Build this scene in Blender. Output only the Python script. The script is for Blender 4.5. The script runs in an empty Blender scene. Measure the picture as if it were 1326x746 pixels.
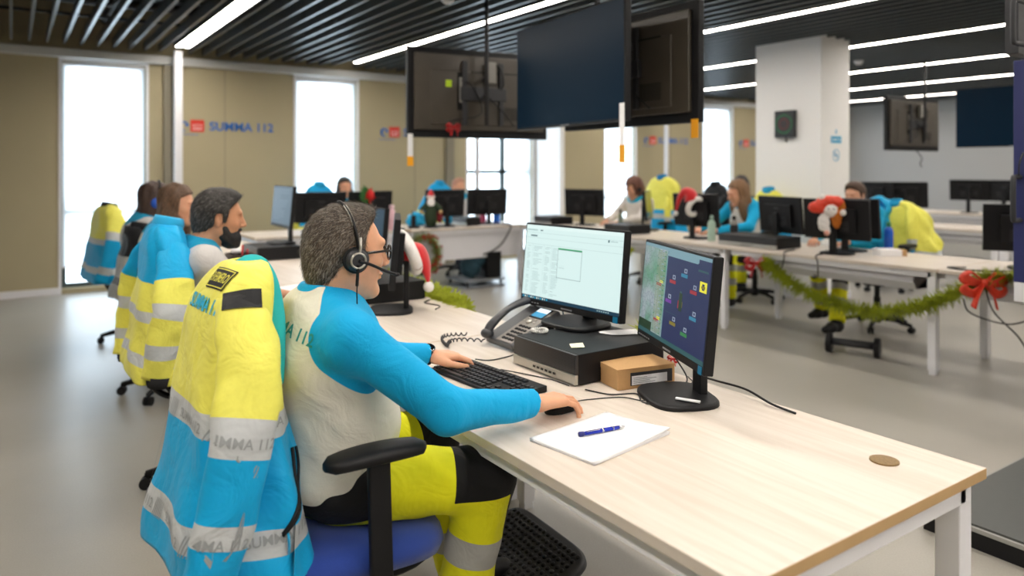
import bpy, math, random
import numpy as np
from mathutils import Vector, Matrix, Euler
from mathutils.bvhtree import BVHTree
random.seed(7)
PI = math.pi
S = bpy.context.scene
COL = S.collection

# ---------------------------------------------------------------- camera
# axes: +Y runs along the desk rows, away from the camera; +X runs along the window wall; eye height 1.42 m
EYE = 1.42
cam_d = bpy.data.cameras.new('camera')
cam = bpy.data.objects.new('camera', cam_d); COL.objects.link(cam); S.camera = cam
cam.location = (0, 0, EYE)
cam.rotation_euler = (math.radians(90), 0, math.radians(-34.3))
cam_d.sensor_width = 36.0
cam_d.lens = 950 / 1326 * 36.0
cam_d.shift_y = -(373 - 220) / 1326
cam_d.clip_start = 0.05
cam_d.dof.use_dof = True
cam_d.dof.focus_distance = 2.1
cam_d.dof.aperture_fstop = 1.9

# ---------------------------------------------------------------- colour management, world
S.view_settings.view_transform = 'Standard'
S.view_settings.look = 'None'
S.view_settings.exposure = 0.62
S.view_settings.gamma = 1.0
S.view_settings.use_curve_mapping = False
S.cycles.use_denoising = True
S.cycles.max_bounces = 8
S.cycles.diffuse_bounces = 4
S.cycles.glossy_bounces = 3
S.cycles.transmission_bounces = 6
S.cycles.transparent_max_bounces = 10
S.cycles.sample_clamp_indirect = 6.0
S.cycles.caustics_reflective = False
S.cycles.caustics_refractive = False
W = bpy.data.worlds.new('world'); S.world = W; W.use_nodes = True
bg = W.node_tree.nodes['Background']
bg.inputs[0].default_value = (0.72, 0.87, 1.0, 1)
bg.inputs[1].default_value = 4.6
STRIP_POWER = 24.0

# ---------------------------------------------------------------- materials
def lin(c):
    if isinstance(c, str):
        c = [int(c[i:i + 2], 16) / 255 for i in (0, 2, 4)]
    return tuple(((v / 12.92) if v <= 0.04045 else ((v + 0.055) / 1.055) ** 2.4) for v in c)
MATS = {}
def newmat(name):
    m = bpy.data.materials.new(name); m.use_nodes = True
    nt = m.node_tree; b = nt.nodes['Principled BSDF']
    return m, nt, b
def sock(b, *names):
    for n in names:
        if n in b.inputs: return b.inputs[n]
def mat(name, col, rough=0.5, metal=0.0, var=0.06, scale=30.0, bump=0.0, bscale=200.0, stretch=(1, 1, 1), spec=0.5, sheen=0.0, coat=0.0):
    """a plain procedural surface: base colour with slight noise variation, roughness, optional bump"""
    if name in MATS: return MATS[name]
    m, nt, b = newmat(name); c = lin(col)
    tc = nt.nodes.new('ShaderNodeTexCoord'); mp = nt.nodes.new('ShaderNodeMapping')
    mp.inputs['Scale'].default_value = stretch
    nt.links.new(tc.outputs['Object'], mp.inputs['Vector'])
    no = nt.nodes.new('ShaderNodeTexNoise'); no.inputs['Scale'].default_value = scale; no.inputs['Detail'].default_value = 3
    nt.links.new(mp.outputs[0], no.inputs['Vector'])
    mx = nt.nodes.new('ShaderNodeMix'); mx.data_type = 'RGBA'
    mx.inputs['A'].default_value = (*[v * (1 - var) for v in c], 1)
    mx.inputs['B'].default_value = (*[min(1, v * (1 + var)) for v in c], 1)
    nt.links.new(no.outputs['Fac'], mx.inputs['Factor'])
    nt.links.new(mx.outputs['Result'], b.inputs['Base Color'])
    b.inputs['Roughness'].default_value = rough; b.inputs['Metallic'].default_value = metal
    sock(b, 'Specular IOR Level').default_value = spec
    if sheen: sock(b, 'Sheen Weight').default_value = sheen
    if coat: sock(b, 'Coat Weight').default_value = coat
    if bump:
        n2 = nt.nodes.new('ShaderNodeTexNoise'); n2.inputs['Scale'].default_value = bscale; n2.inputs['Detail'].default_value = 2
        nt.links.new(mp.outputs[0], n2.inputs['Vector'])
        bp = nt.nodes.new('ShaderNodeBump'); bp.inputs['Strength'].default_value = bump; bp.inputs['Distance'].default_value = 0.002
        nt.links.new(n2.outputs['Fac'], bp.inputs['Height']); nt.links.new(bp.outputs[0], b.inputs['Normal'])
    MATS[name] = m
    return m
def emat(name, col, strength):
    if name in MATS: return MATS[name]
    m, nt, b = newmat(name)
    b.inputs['Base Color'].default_value = (*[v * 0.1 for v in lin(col)], 1)
    b.inputs['Roughness'].default_value = 0.35; sock(b, 'Specular IOR Level').default_value = 0.2
    sock(b, 'Emission Color').default_value = (*lin(col), 1)
    sock(b, 'Emission Strength').default_value = strength
    MATS[name] = m
    return m
def rampmat(name, attr, stops, rough=0.6, bump=0.25, bscale=60, sheen=0.04, var=0.05, extra=None):
    """cloth whose colour bands follow a float attribute of the garment; stops = [(value, colour, roughness)]; extra = [(attr, colour)] painted where attr<0"""
    if name in MATS: return MATS[name]
    m, nt, b = newmat(name)
    at = nt.nodes.new('ShaderNodeAttribute'); at.attribute_name = attr
    cr = nt.nodes.new('ShaderNodeValToRGB'); cr.color_ramp.interpolation = 'CONSTANT'
    while len(cr.color_ramp.elements) < len(stops): cr.color_ramp.elements.new(0.5)
    while len(cr.color_ramp.elements) > max(1, len(stops)): cr.color_ramp.elements.remove(cr.color_ramp.elements[-1])
    for e, (p, c) in zip(cr.color_ramp.elements, stops): e.position = p; e.color = (*lin(c), 1)
    nt.links.new(at.outputs['Fac'], cr.inputs[0])
    col = cr.outputs[0]
    for a2, c2 in (extra or []):
        an = nt.nodes.new('ShaderNodeAttribute'); an.attribute_name = a2
        lt = nt.nodes.new('ShaderNodeMath'); lt.operation = 'LESS_THAN'; lt.inputs[1].default_value = 0.0
        nt.links.new(an.outputs['Fac'], lt.inputs[0])
        mx = nt.nodes.new('ShaderNodeMix'); mx.data_type = 'RGBA'
        nt.links.new(lt.outputs[0], mx.inputs['Factor']); nt.links.new(col, mx.inputs['A']); mx.inputs['B'].default_value = (*lin(c2), 1)
        col = mx.outputs['Result']
    tc = nt.nodes.new('ShaderNodeTexCoord'); no = nt.nodes.new('ShaderNodeTexNoise')
    no.inputs['Scale'].default_value = bscale; no.inputs['Detail'].default_value = 4
    nt.links.new(tc.outputs['Object'], no.inputs['Vector'])
    hs = nt.nodes.new('ShaderNodeHueSaturation'); mr = nt.nodes.new('ShaderNodeMapRange')
    mr.inputs['To Min'].default_value = 1 - var; mr.inputs['To Max'].default_value = 1 + var
    nt.links.new(no.outputs['Fac'], mr.inputs['Value']); nt.links.new(mr.outputs[0], hs.inputs['Value'])
    nt.links.new(col, hs.inputs['Color']); nt.links.new(hs.outputs[0], b.inputs['Base Color'])
    n3 = nt.nodes.new('ShaderNodeTexNoise'); n3.inputs['Scale'].default_value = 9; n3.inputs['Detail'].default_value = 3
    n3.inputs['Distortion'].default_value = 1.2
    nt.links.new(tc.outputs['Object'], n3.inputs['Vector'])
    b1 = nt.nodes.new('ShaderNodeBump'); b1.inputs['Strength'].default_value = 0.6; b1.inputs['Distance'].default_value = 0.02
    nt.links.new(n3.outputs['Fac'], b1.inputs['Height'])
    b2 = nt.nodes.new('ShaderNodeBump'); b2.inputs['Strength'].default_value = bump; b2.inputs['Distance'].default_value = 0.002
    nt.links.new(no.outputs['Fac'], b2.inputs['Height']); nt.links.new(b1.outputs[0], b2.inputs['Normal'])
    nt.links.new(b2.outputs[0], b.inputs['Normal'])
    b.inputs['Roughness'].default_value = rough; sock(b, 'Sheen Weight').default_value = sheen; sock(b, 'Specular IOR Level').default_value = .25
    MATS[name] = m
    return m

M_white = mat('white_metal', 'e9e9ee', 0.4, var=0.02)
M_wallwhite = mat('white_paint', 'f3f2f2', 0.8, var=0.02, bump=0.1)
M_black = mat('black_plastic', '121215', 0.5, spec=0.3, var=0.1, bump=0.15, bscale=600)
M_blackgloss = mat('black_gloss', '0c0d10', 0.15, var=0.05)
M_darkgrey = mat('dark_grey_plastic', '2b2c30', 0.5, var=0.1, bump=0.1, bscale=500)
M_grey = mat('grey_plastic', '83868a', 0.5, var=0.05)
M_silver = mat('silver_metal', 'b9b6ae', 0.35, metal=0.8, var=0.05)
M_chrome = mat('polished_metal', 'cfcfd2', 0.18, metal=1.0)
M_paper = mat('white_paper', 'f6f6f8', 0.7, var=0.01, spec=0.2)
M_card = mat('brown_cardboard', 'c39a68', 0.8, var=0.07, scale=80, bump=0.1)
M_red = mat('red_felt', 'c8141c', 0.85, var=0.15, scale=40, bump=0.6, bscale=150, sheen=0.5)
M_fur = mat('white_fluff', 'e8e5e2', 0.95, var=0.06, scale=90, bump=1.0, bscale=180, sheen=0.6)
M_cable = mat('black_cable', '101114', 0.45)
M_blueseat = mat('blue_seat_fabric', '1c3f9a', 0.8, var=0.12, scale=200, bump=0.5, bscale=900, sheen=0.3)
M_blackfab = mat('black_fabric', '141519', 0.9, var=0.15, scale=150, bump=0.5, bscale=700)
M_cyan = mat('cyan_fabric', '08a6da', 0.75, var=0.1, scale=12, bump=0.4, bscale=40, sheen=0.2)
M_yellow = mat('hi_vis_yellow_fabric', 'e6e023', 0.7, var=0.06, scale=12, bump=0.3, bscale=40)
M_navy = mat('navy_lacquer', '2b3266', 0.4, var=0.04)

# ---------------------------------------------------------------- mesh builder
class MB:
    def __init__(s): s.v = []; s.f = []; s.m = []
    def add(s, vs, fs, mi=0, M=None):
        n = len(s.v)
        for p in vs:
            p = Vector(p); s.v.append(tuple(M @ p) if M is not None else tuple(p))
        for f in fs: s.f.append([n + i for i in f]); s.m.append(mi)
        return s
    def box(s, c, d, mi=0, M=None, rot=None):
        x, y, z = d[0] / 2, d[1] / 2, d[2] / 2
        vs = [Vector((sx * x, sy * y, sz * z)) for sx in (-1, 1) for sy in (-1, 1) for sz in (-1, 1)]
        if rot is not None:
            R = Euler(rot).to_matrix(); vs = [R @ v for v in vs]
        vs = [v + Vector(c) for v in vs]
        return s.add(vs, [(0, 1, 3, 2), (4, 6, 7, 5), (0, 4, 5, 1), (2, 3, 7, 6), (0, 2, 6, 4), (1, 5, 7, 3)], mi, M)
    def b2(s, lo, hi, mi=0, M=None):
        return s.box([(a + b) / 2 for a, b in zip(lo, hi)], [b - a for a, b in zip(lo, hi)], mi, M)
    def loft(s, rings, mi=0, closed=True, caps=True, M=None):
        n = len(rings[0]); vs = [p for r in rings for p in r]; fs = []
        for i in range(len(rings) - 1):
            for j in range(n if closed else n - 1):
                k = (j + 1) % n; fs.append((i * n + j, i * n + k, (i + 1) * n + k, (i + 1) * n + j))
        if caps and closed:
            fs.append(tuple(range(n))[::-1]); fs.append(tuple(range((len(rings) - 1) * n, len(rings) * n)))
        return s.add(vs, fs, mi, M)
    def lathe(s, prof, c=(0, 0, 0), n=24, mi=0, M=None, caps=True):
        rings = [[(c[0] + r * math.cos(2 * PI * j / n), c[1] + r * math.sin(2 * PI * j / n), c[2] + z) for j in range(n)] for r, z in prof]
        return s.loft(rings, mi, True, caps, M)
    def tube(s, pts, r, n=8, mi=0, M=None, caps=True, flat=None):
        pts = [Vector(p) for p in pts]; rr = r if isinstance(r, (list, tuple)) else [r] * len(pts)
        rings = []; up = Vector((0, 0, 1)); N = None
        for i, p in enumerate(pts):
            t = (pts[min(i + 1, len(pts) - 1)] - pts[max(i - 1, 0)])
            t = t.normalized() if t.length > 1e-9 else Vector((1, 0, 0))
            if N is None:
                a = up if abs(t.z) < 0.9 else Vector((1, 0, 0)); N = (a - t * a.dot(t)).normalized()
            else:
                N = (N - t * N.dot(t)); N = N.normalized() if N.length > 1e-6 else Vector((1, 0, 0))
            B = t.cross(N); fl = flat if flat else 1.0
            rings.append([tuple(p + (N * math.cos(2 * PI * j / n) * fl + B * math.sin(2 * PI * j / n)) * rr[i]) for j in range(n)])
        return s.loft(rings, mi, True, caps, M)
    def ball(s, c, r, n=12, mi=0, M=None):
        r = r if isinstance(r, (list, tuple)) else (r, r, r); rings = []
        for i in range(n + 1):
            a = PI * i / n; q = max(math.sin(a), 1e-4)
            rings.append([(c[0] + r[0] * q * math.cos(2 * PI * j / (2 * n)), c[1] + r[1] * q * math.sin(2 * PI * j / (2 * n)), c[2] - r[2] * math.cos(a)) for j in range(2 * n)])
        return s.loft(rings, mi, True, False, M)
    def build(s, name, mats, parent=None, smooth=False, bevel=0, M=None, seg=2, auto=None):
        me = bpy.data.meshes.new(name)
        me.from_pydata(s.v, [], s.f)
        mats = mats if isinstance(mats, (list, tuple)) else [mats]
        for m in mats: me.materials.append(m)
        me.polygons.foreach_set('material_index', s.m)
        if smooth: me.polygons.foreach_set('use_smooth', [True] * len(s.f))
        me.update()
        fix_normals(me)
        o = bpy.data.objects.new(name, me); COL.objects.link(o)
        if parent is not None: o.parent = parent
        if M is not None: o.matrix_local = M
        if bevel:
            b = o.modifiers.new('bevel', 'BEVEL'); b.width = bevel; b.segments = seg; b.limit_method = 'ANGLE'; b.angle_limit = math.radians(40)
            if smooth is False: me.polygons.foreach_set('use_smooth', [True] * len(s.f)); w = o.modifiers.new('wn', 'WEIGHTED_NORMAL'); w.keep_sharp = True
        elif auto:
            pass
        return o
def fix_normals(me):
    import bmesh
    bm = bmesh.new(); bm.from_mesh(me); bmesh.ops.recalc_face_normals(bm, faces=bm.faces); bm.to_mesh(me); bm.free()
def empty(name, loc=(0, 0, 0), rz=0, rot=None):
    o = bpy.data.objects.new(name, None); COL.objects.link(o); o.location = loc; o.empty_display_size = 0.1
    o.rotation_euler = rot if rot else (0, 0, rz)
    return o
def tag(o, label=None, cat=None, group=None, kind=None):
    if label: o['label'] = label
    if cat: o['category'] = cat
    if group: o['group'] = group
    if kind: o['kind'] = kind
    return o
def kids(o): return [c for c in bpy.data.objects if c.parent == o]
CH = {}
def copy_tree(o, parent=None):
    c = o.copy(); COL.objects.link(c)
    if parent is not None: c.parent = parent; c.matrix_parent_inverse = o.matrix_parent_inverse
    for ch in list(o.children): copy_tree(ch, c)
    return c
def T(x=0, y=0, z=0, rz=0, rx=0, ry=0): return Matrix.Translation((x, y, z)) @ Euler((rx, ry, rz)).to_matrix().to_4x4()
def spline(pts, n=8):
    """Catmull-Rom through the points"""
    P = [Vector(p) for p in pts]; P = [P[0] * 2 - P[1]] + P + [P[-1] * 2 - P[-2]]; out = []
    for i in range(1, len(P) - 2):
        for k in range(n):
            t = k / n; a, b, c, d = P[i - 1], P[i], P[i + 1], P[i + 2]
            out.append(0.5 * ((2 * b) + (c - a) * t + (2 * a - 5 * b + 4 * c - d) * t * t + (3 * b - a - 3 * c + d) * t ** 3))
    out.append(P[-2]); return out
def lerpl(vals, n=8):
    out = []
    for i in range(len(vals) - 1): out += [vals[i] + (vals[i + 1] - vals[i]) * k / n for k in range(n)]
    return out + [vals[-1]]

def text_verts(s, size, depth=0.0, bold=0.0, align='CENTER'):
    cu = bpy.data.curves.new('t', 'FONT'); cu.body = s; cu.size = size; cu.extrude = depth; cu.offset = bold; cu.align_x = align; cu.align_y = 'CENTER'
    cu.resolution_u = 3
    ob = bpy.data.objects.new('t', cu); COL.objects.link(ob)
    dg = bpy.context.evaluated_depsgraph_get(); dg.update()
    me = bpy.data.meshes.new_from_object(ob.evaluated_get(dg))
    vs = [v.co.copy() for v in me.vertices]; fs = [tuple(p.vertices) for p in me.polygons]
    bpy.data.objects.remove(ob); bpy.data.curves.remove(cu); bpy.data.meshes.remove(me)
    return vs, fs
def text_flat(name, s, size, M, m, parent=None, depth=0.0015, bold=0.0, align='CENTER'):
    vs, fs = text_verts(s, size, depth, bold, align)
    b = MB(); b.add(vs, fs); return b.build(name, m, parent, M=M)
def subdivide_tris(vs, fs, maxe):
    import bmesh
    bm = bmesh.new(); bv = [bm.verts.new(v) for v in vs]
    for f in fs:
        try: bm.faces.new([bv[i] for i in f])
        except ValueError: pass
    bmesh.ops.triangulate(bm, faces=bm.faces)
    for _ in range(3):
        es = [e for e in bm.edges if e.calc_length() > maxe]
        if not es: break
        bmesh.ops.subdivide_edges(bm, edges=es, cuts=1)
        bmesh.ops.triangulate(bm, faces=[f for f in bm.faces if len(f.verts) > 3])
    bm.verts.ensure_lookup_table(); bm.verts.index_update()
    out = [v.co.copy() for v in bm.verts], [tuple(v.index for v in f.verts) for f in bm.faces]
    bm.free(); return out
def decal(name, vs, fs, target, frame, m, off=0.0015, parent=None, maxe=0.012):
    """lay flat shapes (text, badge) onto a curved garment: frame maps the flat xy plane, shot along its -z onto the target's surface"""
    vs, fs = subdivide_tris(vs, fs, maxe)
    vv = []; ff = []
    for tg in (target if isinstance(target, list) else [target]):
        n0 = len(vv); vv += [v.co for v in tg.data.vertices]; ff += [tuple(i + n0 for i in p.vertices) for p in tg.data.polygons]
    bvh = BVHTree.FromPolygons(vv, ff)
    d = -(frame.to_3x3() @ Vector((0, 0, 1))).normalized()
    out = []; last = None
    for v in vs:
        p = frame @ v
        h = bvh.ray_cast(p, d, 1.0)
        if h[0] is None: h = bvh.find_nearest(p)
        q = h[0] - d * off
        out.append(q)
    b = MB(); b.add(out, fs); o = b.build(name, m, parent)
    return o

def frame_from(c, right, up):
    r = Vector(right).normalized(); u = Vector(up); u = (u - r * u.dot(r)).normalized(); n = r.cross(u)
    M = Matrix((r, u, n)).transposed().to_4x4(); M.translation = c; return M
def frame_dir(p, n, up, dist=.5):
    n = Vector(n).normalized(); u = Vector(up); u = (u - n * u.dot(n)).normalized(); return frame_from(Vector(p) + n * dist, u.cross(n), u)

# ---------------------------------------------------------------- implicit surfaces for bodies, clothes, soft things
class SDF:
    def __init__(s): s.p = []
    def cap(s, a, b, ra, rb=None, k=0.02): s.p.append(('cap', np.array(a, float), np.array(b, float), ra, rb if rb is not None else ra, k)); return s
    def chain(s, pts, rs, k=0.02):
        for i in range(len(pts) - 1): s.cap(pts[i], pts[i + 1], rs[i], rs[i + 1], k)
        return s
    def ell(s, c, r, k=0.02, rot=(0, 0, 0)): s.p.append(('ell', np.array(c, float), np.array(r, float), np.array(Euler(rot).to_matrix()), 0, k)); return s
    def sub(s, c, r, k=0.01, rot=(0, 0, 0)): s.p.append(('sub', np.array(c, float), np.array(r, float), np.array(Euler(rot).to_matrix()), 0, k)); return s
    def cut(s, c, n, R=0.1): s.p.append(('cut', np.array(c, float), np.array(n, float) / np.linalg.norm(n), R, 0, 0)); return s
    def mesh(s, h, lo=None, hi=None, warp=None, cutf=None):
        L = []; Hh = []
        for q in s.p:
            if q[0] == 'cap': r = max(q[3], q[4]); L.append(np.minimum(q[1], q[2]) - r); Hh.append(np.maximum(q[1], q[2]) + r)
            if q[0] == 'ell': r = q[2].max(); L.append(q[1] - r); Hh.append(q[1] + r)
        lo_ = np.min(L, 0) - 3 * h - 0.01; hi_ = np.max(Hh, 0) + 3 * h + 0.01
        if lo is not None: lo_ = np.maximum(lo_, lo)
        if hi is not None: hi_ = np.minimum(hi_, hi)
        n = np.ceil((hi_ - lo_) / h).astype(int) + 1
        ax = [lo_[i] + h * np.arange(n[i]) for i in range(3)]
        F = np.full(n, 0.5, np.float32)
        for q in s.p:
            k = q[5]; mg = 0.03 + k + 2 * h
            if q[0] == 'cap': r = max(q[3], q[4]); a0 = np.minimum(q[1], q[2]) - r - mg; b0 = np.maximum(q[1], q[2]) + r + mg
            elif q[0] == 'cut': a0 = q[1] - q[3]; b0 = q[1] + q[3]
            else: r = q[2].max(); a0 = q[1] - r - mg; b0 = q[1] + r + mg
            i0 = np.clip(np.floor((a0 - lo_) / h).astype(int), 0, n); i1 = np.clip(np.ceil((b0 - lo_) / h).astype(int) + 1, 0, n)
            if (i1 <= i0).any(): continue
            sl = tuple(slice(i0[i], i1[i]) for i in range(3))
            X = ax[0][sl[0]][:, None, None]; Y = ax[1][sl[1]][None, :, None]; Z = ax[2][sl[2]][None, None, :]
            if q[0] == 'cap':
                a, b, ra, rb = q[1], q[2], q[3], q[4]; ba = b - a; l2 = max((ba * ba).sum(), 1e-12)
                t = np.clip(((X - a[0]) * ba[0] + (Y - a[1]) * ba[1] + (Z - a[2]) * ba[2]) / l2, 0, 1)
                d = np.sqrt((X - a[0] - t * ba[0]) ** 2 + (Y - a[1] - t * ba[1]) ** 2 + (Z - a[2] - t * ba[2]) ** 2) - (ra + (rb - ra) * t)
            elif q[0] == 'cut':
                d = (X - q[1][0]) * q[2][0] + (Y - q[1][1]) * q[2][1] + (Z - q[1][2]) * q[2][2]
                dd = (X - q[1][0]) ** 2 + (Y - q[1][1]) ** 2 + (Z - q[1][2]) ** 2 < q[3] ** 2
                F[sl] = np.where(dd, np.maximum(F[sl], d), F[sl]); continue
            else:
                c, r, R = q[1], q[2], q[3]; px, py, pz = X - c[0], Y - c[1], Z - c[2]
                lx = R[0, 0] * px + R[1, 0] * py + R[2, 0] * pz; ly = R[0, 1] * px + R[1, 1] * py + R[2, 1] * pz; lz = R[0, 2] * px + R[1, 2] * py + R[2, 2] * pz
                k0 = np.sqrt((lx / r[0]) ** 2 + (ly / r[1]) ** 2 + (lz / r[2]) ** 2); k1 = np.sqrt((lx / r[0] ** 2) ** 2 + (ly / r[1] ** 2) ** 2 + (lz / r[2] ** 2) ** 2)
                d = k0 * (k0 - 1) / np.maximum(k1, 1e-6)
                d = np.where(k0 < 1e-3, -r.min(), d)
            f = F[sl]
            if q[0] == 'sub':
                d = -d; hh = np.maximum(k - np.abs(f - d), 0) / max(k, 1e-6); F[sl] = np.maximum(f, d) + hh * hh * k * 0.25
            else:
                hh = np.maximum(k - np.abs(f - d), 0) / max(k, 1e-6); F[sl] = np.minimum(f, d) - hh * hh * k * 0.25
        if warp is not None or cutf is not None:
            X = ax[0][:, None, None]; Y = ax[1][None, :, None]; Z = ax[2][None, None, :]
            if warp is not None: F = F + warp(X, Y, Z).astype(np.float32)
            if cutf is not None: F = np.maximum(F, cutf(X, Y, Z).astype(np.float32) + np.zeros_like(F))
        return nets(F, lo_, h)
def nets(F, lo, h):
    sg = F < 0; nx, ny, nz = F.shape
    cnt = np.zeros((nx - 1, ny - 1, nz - 1), np.int8)
    for i in (0, 1):
        for j in (0, 1):
            for k in (0, 1): cnt += sg[i:nx - 1 + i, j:ny - 1 + j, k:nz - 1 + k]
    act = (cnt > 0) & (cnt < 8); idx = np.full(act.shape, -1, np.int32); C = np.argwhere(act); idx[act] = np.arange(len(C))
    acc = np.zeros((len(C), 3)); w = np.zeros(len(C))
    cor = [(0, 0, 0), (1, 0, 0), (0, 1, 0), (1, 1, 0), (0, 0, 1), (1, 0, 1), (0, 1, 1), (1, 1, 1)]
    vals = [F[C[:, 0] + a, C[:, 1] + b, C[:, 2] + c] for a, b, c in cor]
    for a in range(8):
        for b in range(a + 1, 8):
            df = [cor[b][i] - cor[a][i] for i in range(3)]
            if sum(abs(x) for x in df) != 1: continue
            va, vb = vals[a], vals[b]; m = (va < 0) != (vb < 0)
            t = np.where(m, va / np.where(m, va - vb, 1), 0)
            acc += np.where(m[:, None], np.array(cor[a]) + t[:, None] * np.array(df), 0); w += m
    V = lo + h * (C + acc / w[:, None]); Q = []
    for axn in range(3):
        sl0 = [slice(None)] * 3; sl1 = [slice(None)] * 3; sl0[axn] = slice(0, -1); sl1[axn] = slice(1, None)
        ch = sg[tuple(sl0)] != sg[tuple(sl1)]; E = np.argwhere(ch); inside = sg[tuple(sl0)][ch]
        o = [i for i in range(3) if i != axn]
        ok = (E[:, o[0]] > 0) & (E[:, o[1]] > 0) & (E[:, o[0]] < F.shape[o[0]] - 1) & (E[:, o[1]] < F.shape[o[1]] - 1)
        E = E[ok]; inside = inside[ok]
        def at(da, db):
            P = E.copy(); P[:, o[0]] -= da; P[:, o[1]] -= db; return idx[P[:, 0], P[:, 1], P[:, 2]]
        q = np.stack([at(1, 1), at(0, 1), at(0, 0), at(1, 0)], 1)
        fl = inside if axn != 1 else ~inside
        q[~fl] = q[~fl][:, ::-1]; Q.append(q)
    Q = np.concatenate(Q); Q = Q[(Q >= 0).all(1)]
    return V, Q
def np_mesh(name, V, Q, mats, parent=None, attrs=None, smooth=True, midx=None):
    me = bpy.data.meshes.new(name)
    me.vertices.add(len(V)); me.vertices.foreach_set('co', np.asarray(V, np.float32).ravel())
    me.loops.add(len(Q) * 4); me.loops.foreach_set('vertex_index', Q.astype(np.int32).ravel())
    me.polygons.add(len(Q)); me.polygons.foreach_set('loop_start', np.arange(len(Q), dtype=np.int32) * 4)
    for m in (mats if isinstance(mats, (list, tuple)) else [mats]): me.materials.append(m)
    if midx is not None: me.polygons.foreach_set('material_index', midx.astype(np.int32))
    me.update(calc_edges=True)
    me.polygons.foreach_set('use_smooth', [smooth] * len(Q))
    for n, a in (attrs or {}).items():
        at = me.attributes.new(n, 'FLOAT', 'POINT'); at.data.foreach_set('value', np.asarray(a, np.float32))
    o = bpy.data.objects.new(name, me); COL.objects.link(o)
    if parent is not None: o.parent = parent
    return o
def join(parts):
    Vs = []; Qs = []; n = 0
    for V, Q in parts: Vs.append(V); Qs.append(Q + n); n += len(V)
    return np.concatenate(Vs), np.concatenate(Qs)
def segdist(V, a, b):
    a = np.array(a, float); b = np.array(b, float); ba = b - a
    t = np.clip(((V - a) @ ba) / (ba @ ba), 0, 1); return np.linalg.norm(V - a - t[:, None] * ba, axis=1), t
def folds(amp, fr=1.0, ph=0.0):
    def w(X, Y, Z):
        a = np.sin(fr * (31 * X + 17 * Z) + 2.1 * np.sin(fr * 9 * Y + ph) + ph) * np.sin(fr * (23 * Y - 14 * Z) + 1.3 * np.sin(fr * 13 * X))
        b = np.sin(fr * (47 * Z + 29 * X * 1.0 - 21 * Y) + 1.7 * np.sin(fr * 15 * X + ph))
        return amp * (0.6 * a + 0.5 * b)
    return w
# ================================================================ THE ROOM
X0, X1, Y0, Y1 = -3.2, 15.9, -4.0, 9.8
SLAT_Z = 2.85; ROOF_Z = 3.35
def floor_mat():
    m, nt, b = newmat('floor_linoleum')
    tc = nt.nodes.new('ShaderNodeTexCoord')
    n1 = nt.nodes.new('ShaderNodeTexNoise'); n1.inputs['Scale'].default_value = 0.9; n1.inputs['Detail'].default_value = 6
    n2 = nt.nodes.new('ShaderNodeTexNoise'); n2.inputs['Scale'].default_value = 160; n2.inputs['Detail'].default_value = 3
    for n in (n1, n2): nt.links.new(tc.outputs['Object'], n.inputs['Vector'])
    r = nt.nodes.new('ShaderNodeValToRGB'); r.color_ramp.elements[0].color = (*lin('a09c93'), 1); r.color_ramp.elements[1].color = (*lin('b0aca3'), 1)
    r.color_ramp.elements[0].position = 0.35; r.color_ramp.elements[1].position = 0.7
    nt.links.new(n1.outputs['Fac'], r.inputs[0])
    mx = nt.nodes.new('ShaderNodeMix'); mx.data_type = 'RGBA'; mx.blend_type = 'MULTIPLY'; mx.inputs['Factor'].default_value = 0.25
    nt.links.new(r.outputs[0], mx.inputs['A']); nt.links.new(n2.outputs['Fac'], mx.inputs['B']); nt.links.new(mx.outputs['Result'], b.inputs['Base Color'])
    mr = nt.nodes.new('ShaderNodeMapRange'); mr.inputs['To Min'].default_value = 0.26; mr.inputs['To Max'].default_value = 0.40
    nt.links.new(n1.outputs['Fac'], mr.inputs['Value']); nt.links.new(mr.outputs[0], b.inputs['Roughness'])
    return m
def struct(o, label=None): o['kind'] = 'structure'; return o
struct(MB().b2((X0, Y0, -0.1), (X1, Y1 + 0.3, 0)).build('floor', floor_mat()))
M_beige = mat('beige_wall_panel', 'b0a587', 0.85, var=0.03, scale=3, bump=0.15, bscale=300)
M_beigedark = mat('beige_grey_panel', '8d8676', 0.85, var=0.03)
M_lightgrey = mat('light_grey_wall', 'a9aaab', 0.85, var=0.02)
M_frame = mat('dark_green_grey_frame', '3c4a4c', 0.5)
M_slat = mat('grey_metal_slat', '55595b', 0.36, var=0.05, metal=0.35)
M_void = mat('black_void_paint', '0b0c0d', 0.95)
# window wall with its openings
WIN = [0.47 + 2.69 * k for k in range(-1, 6)]; WW = 0.87; WIDE = {3: 1.25}; WZ0, WZ1 = 0.06, 2.67
wb = MB(); edges = [X0] + [e for i, w in enumerate(WIN) for e in (w, w + WIDE.get(i, WW))] + [X1]
for i in range(0, len(edges), 2): wb.b2((edges[i], Y1, 0), (edges[i + 1], Y1 + 0.22, ROOF_Z), 0)
for i, w in enumerate(WIN):
    WW = WIDE.get(i, .87)
    wb.b2((w, Y1, 0), (w + WW, Y1 + 0.22, WZ0)); wb.b2((w, Y1, WZ1), (w + WW, Y1 + 0.22, ROOF_Z))
wall = struct(wb.build('wall_back', M_beige))
jb = MB()
for i in range(0, len(edges), 2):
    a, b_ = edges[i], edges[i + 1]
    if b_ - a > 1.2: jb.b2(((a + b_) / 2 - 0.004 + 0.0, Y1 - 0.004, 0.0), ((a + b_) / 2 + 0.004, Y1, 2.7), 0)
struct(jb.build('wall_joint', M_beigedark, wall))
pb = MB()
for x in (1.53, 5.45):
    pb.b2((x, Y1 - 0.06, 0), (x + 0.13, Y1, 2.7))
struct(pb.build('wall_pilaster', M_beigedark, wall))
tb = MB().b2((X0, Y1 - 0.09, 2.70), (X1, Y1, 2.80))
struct(tb.build('trim_1', mat('grey_white_trim', 'cfd0cf', 0.6), None, bevel=0.006))
bb = MB()
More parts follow.
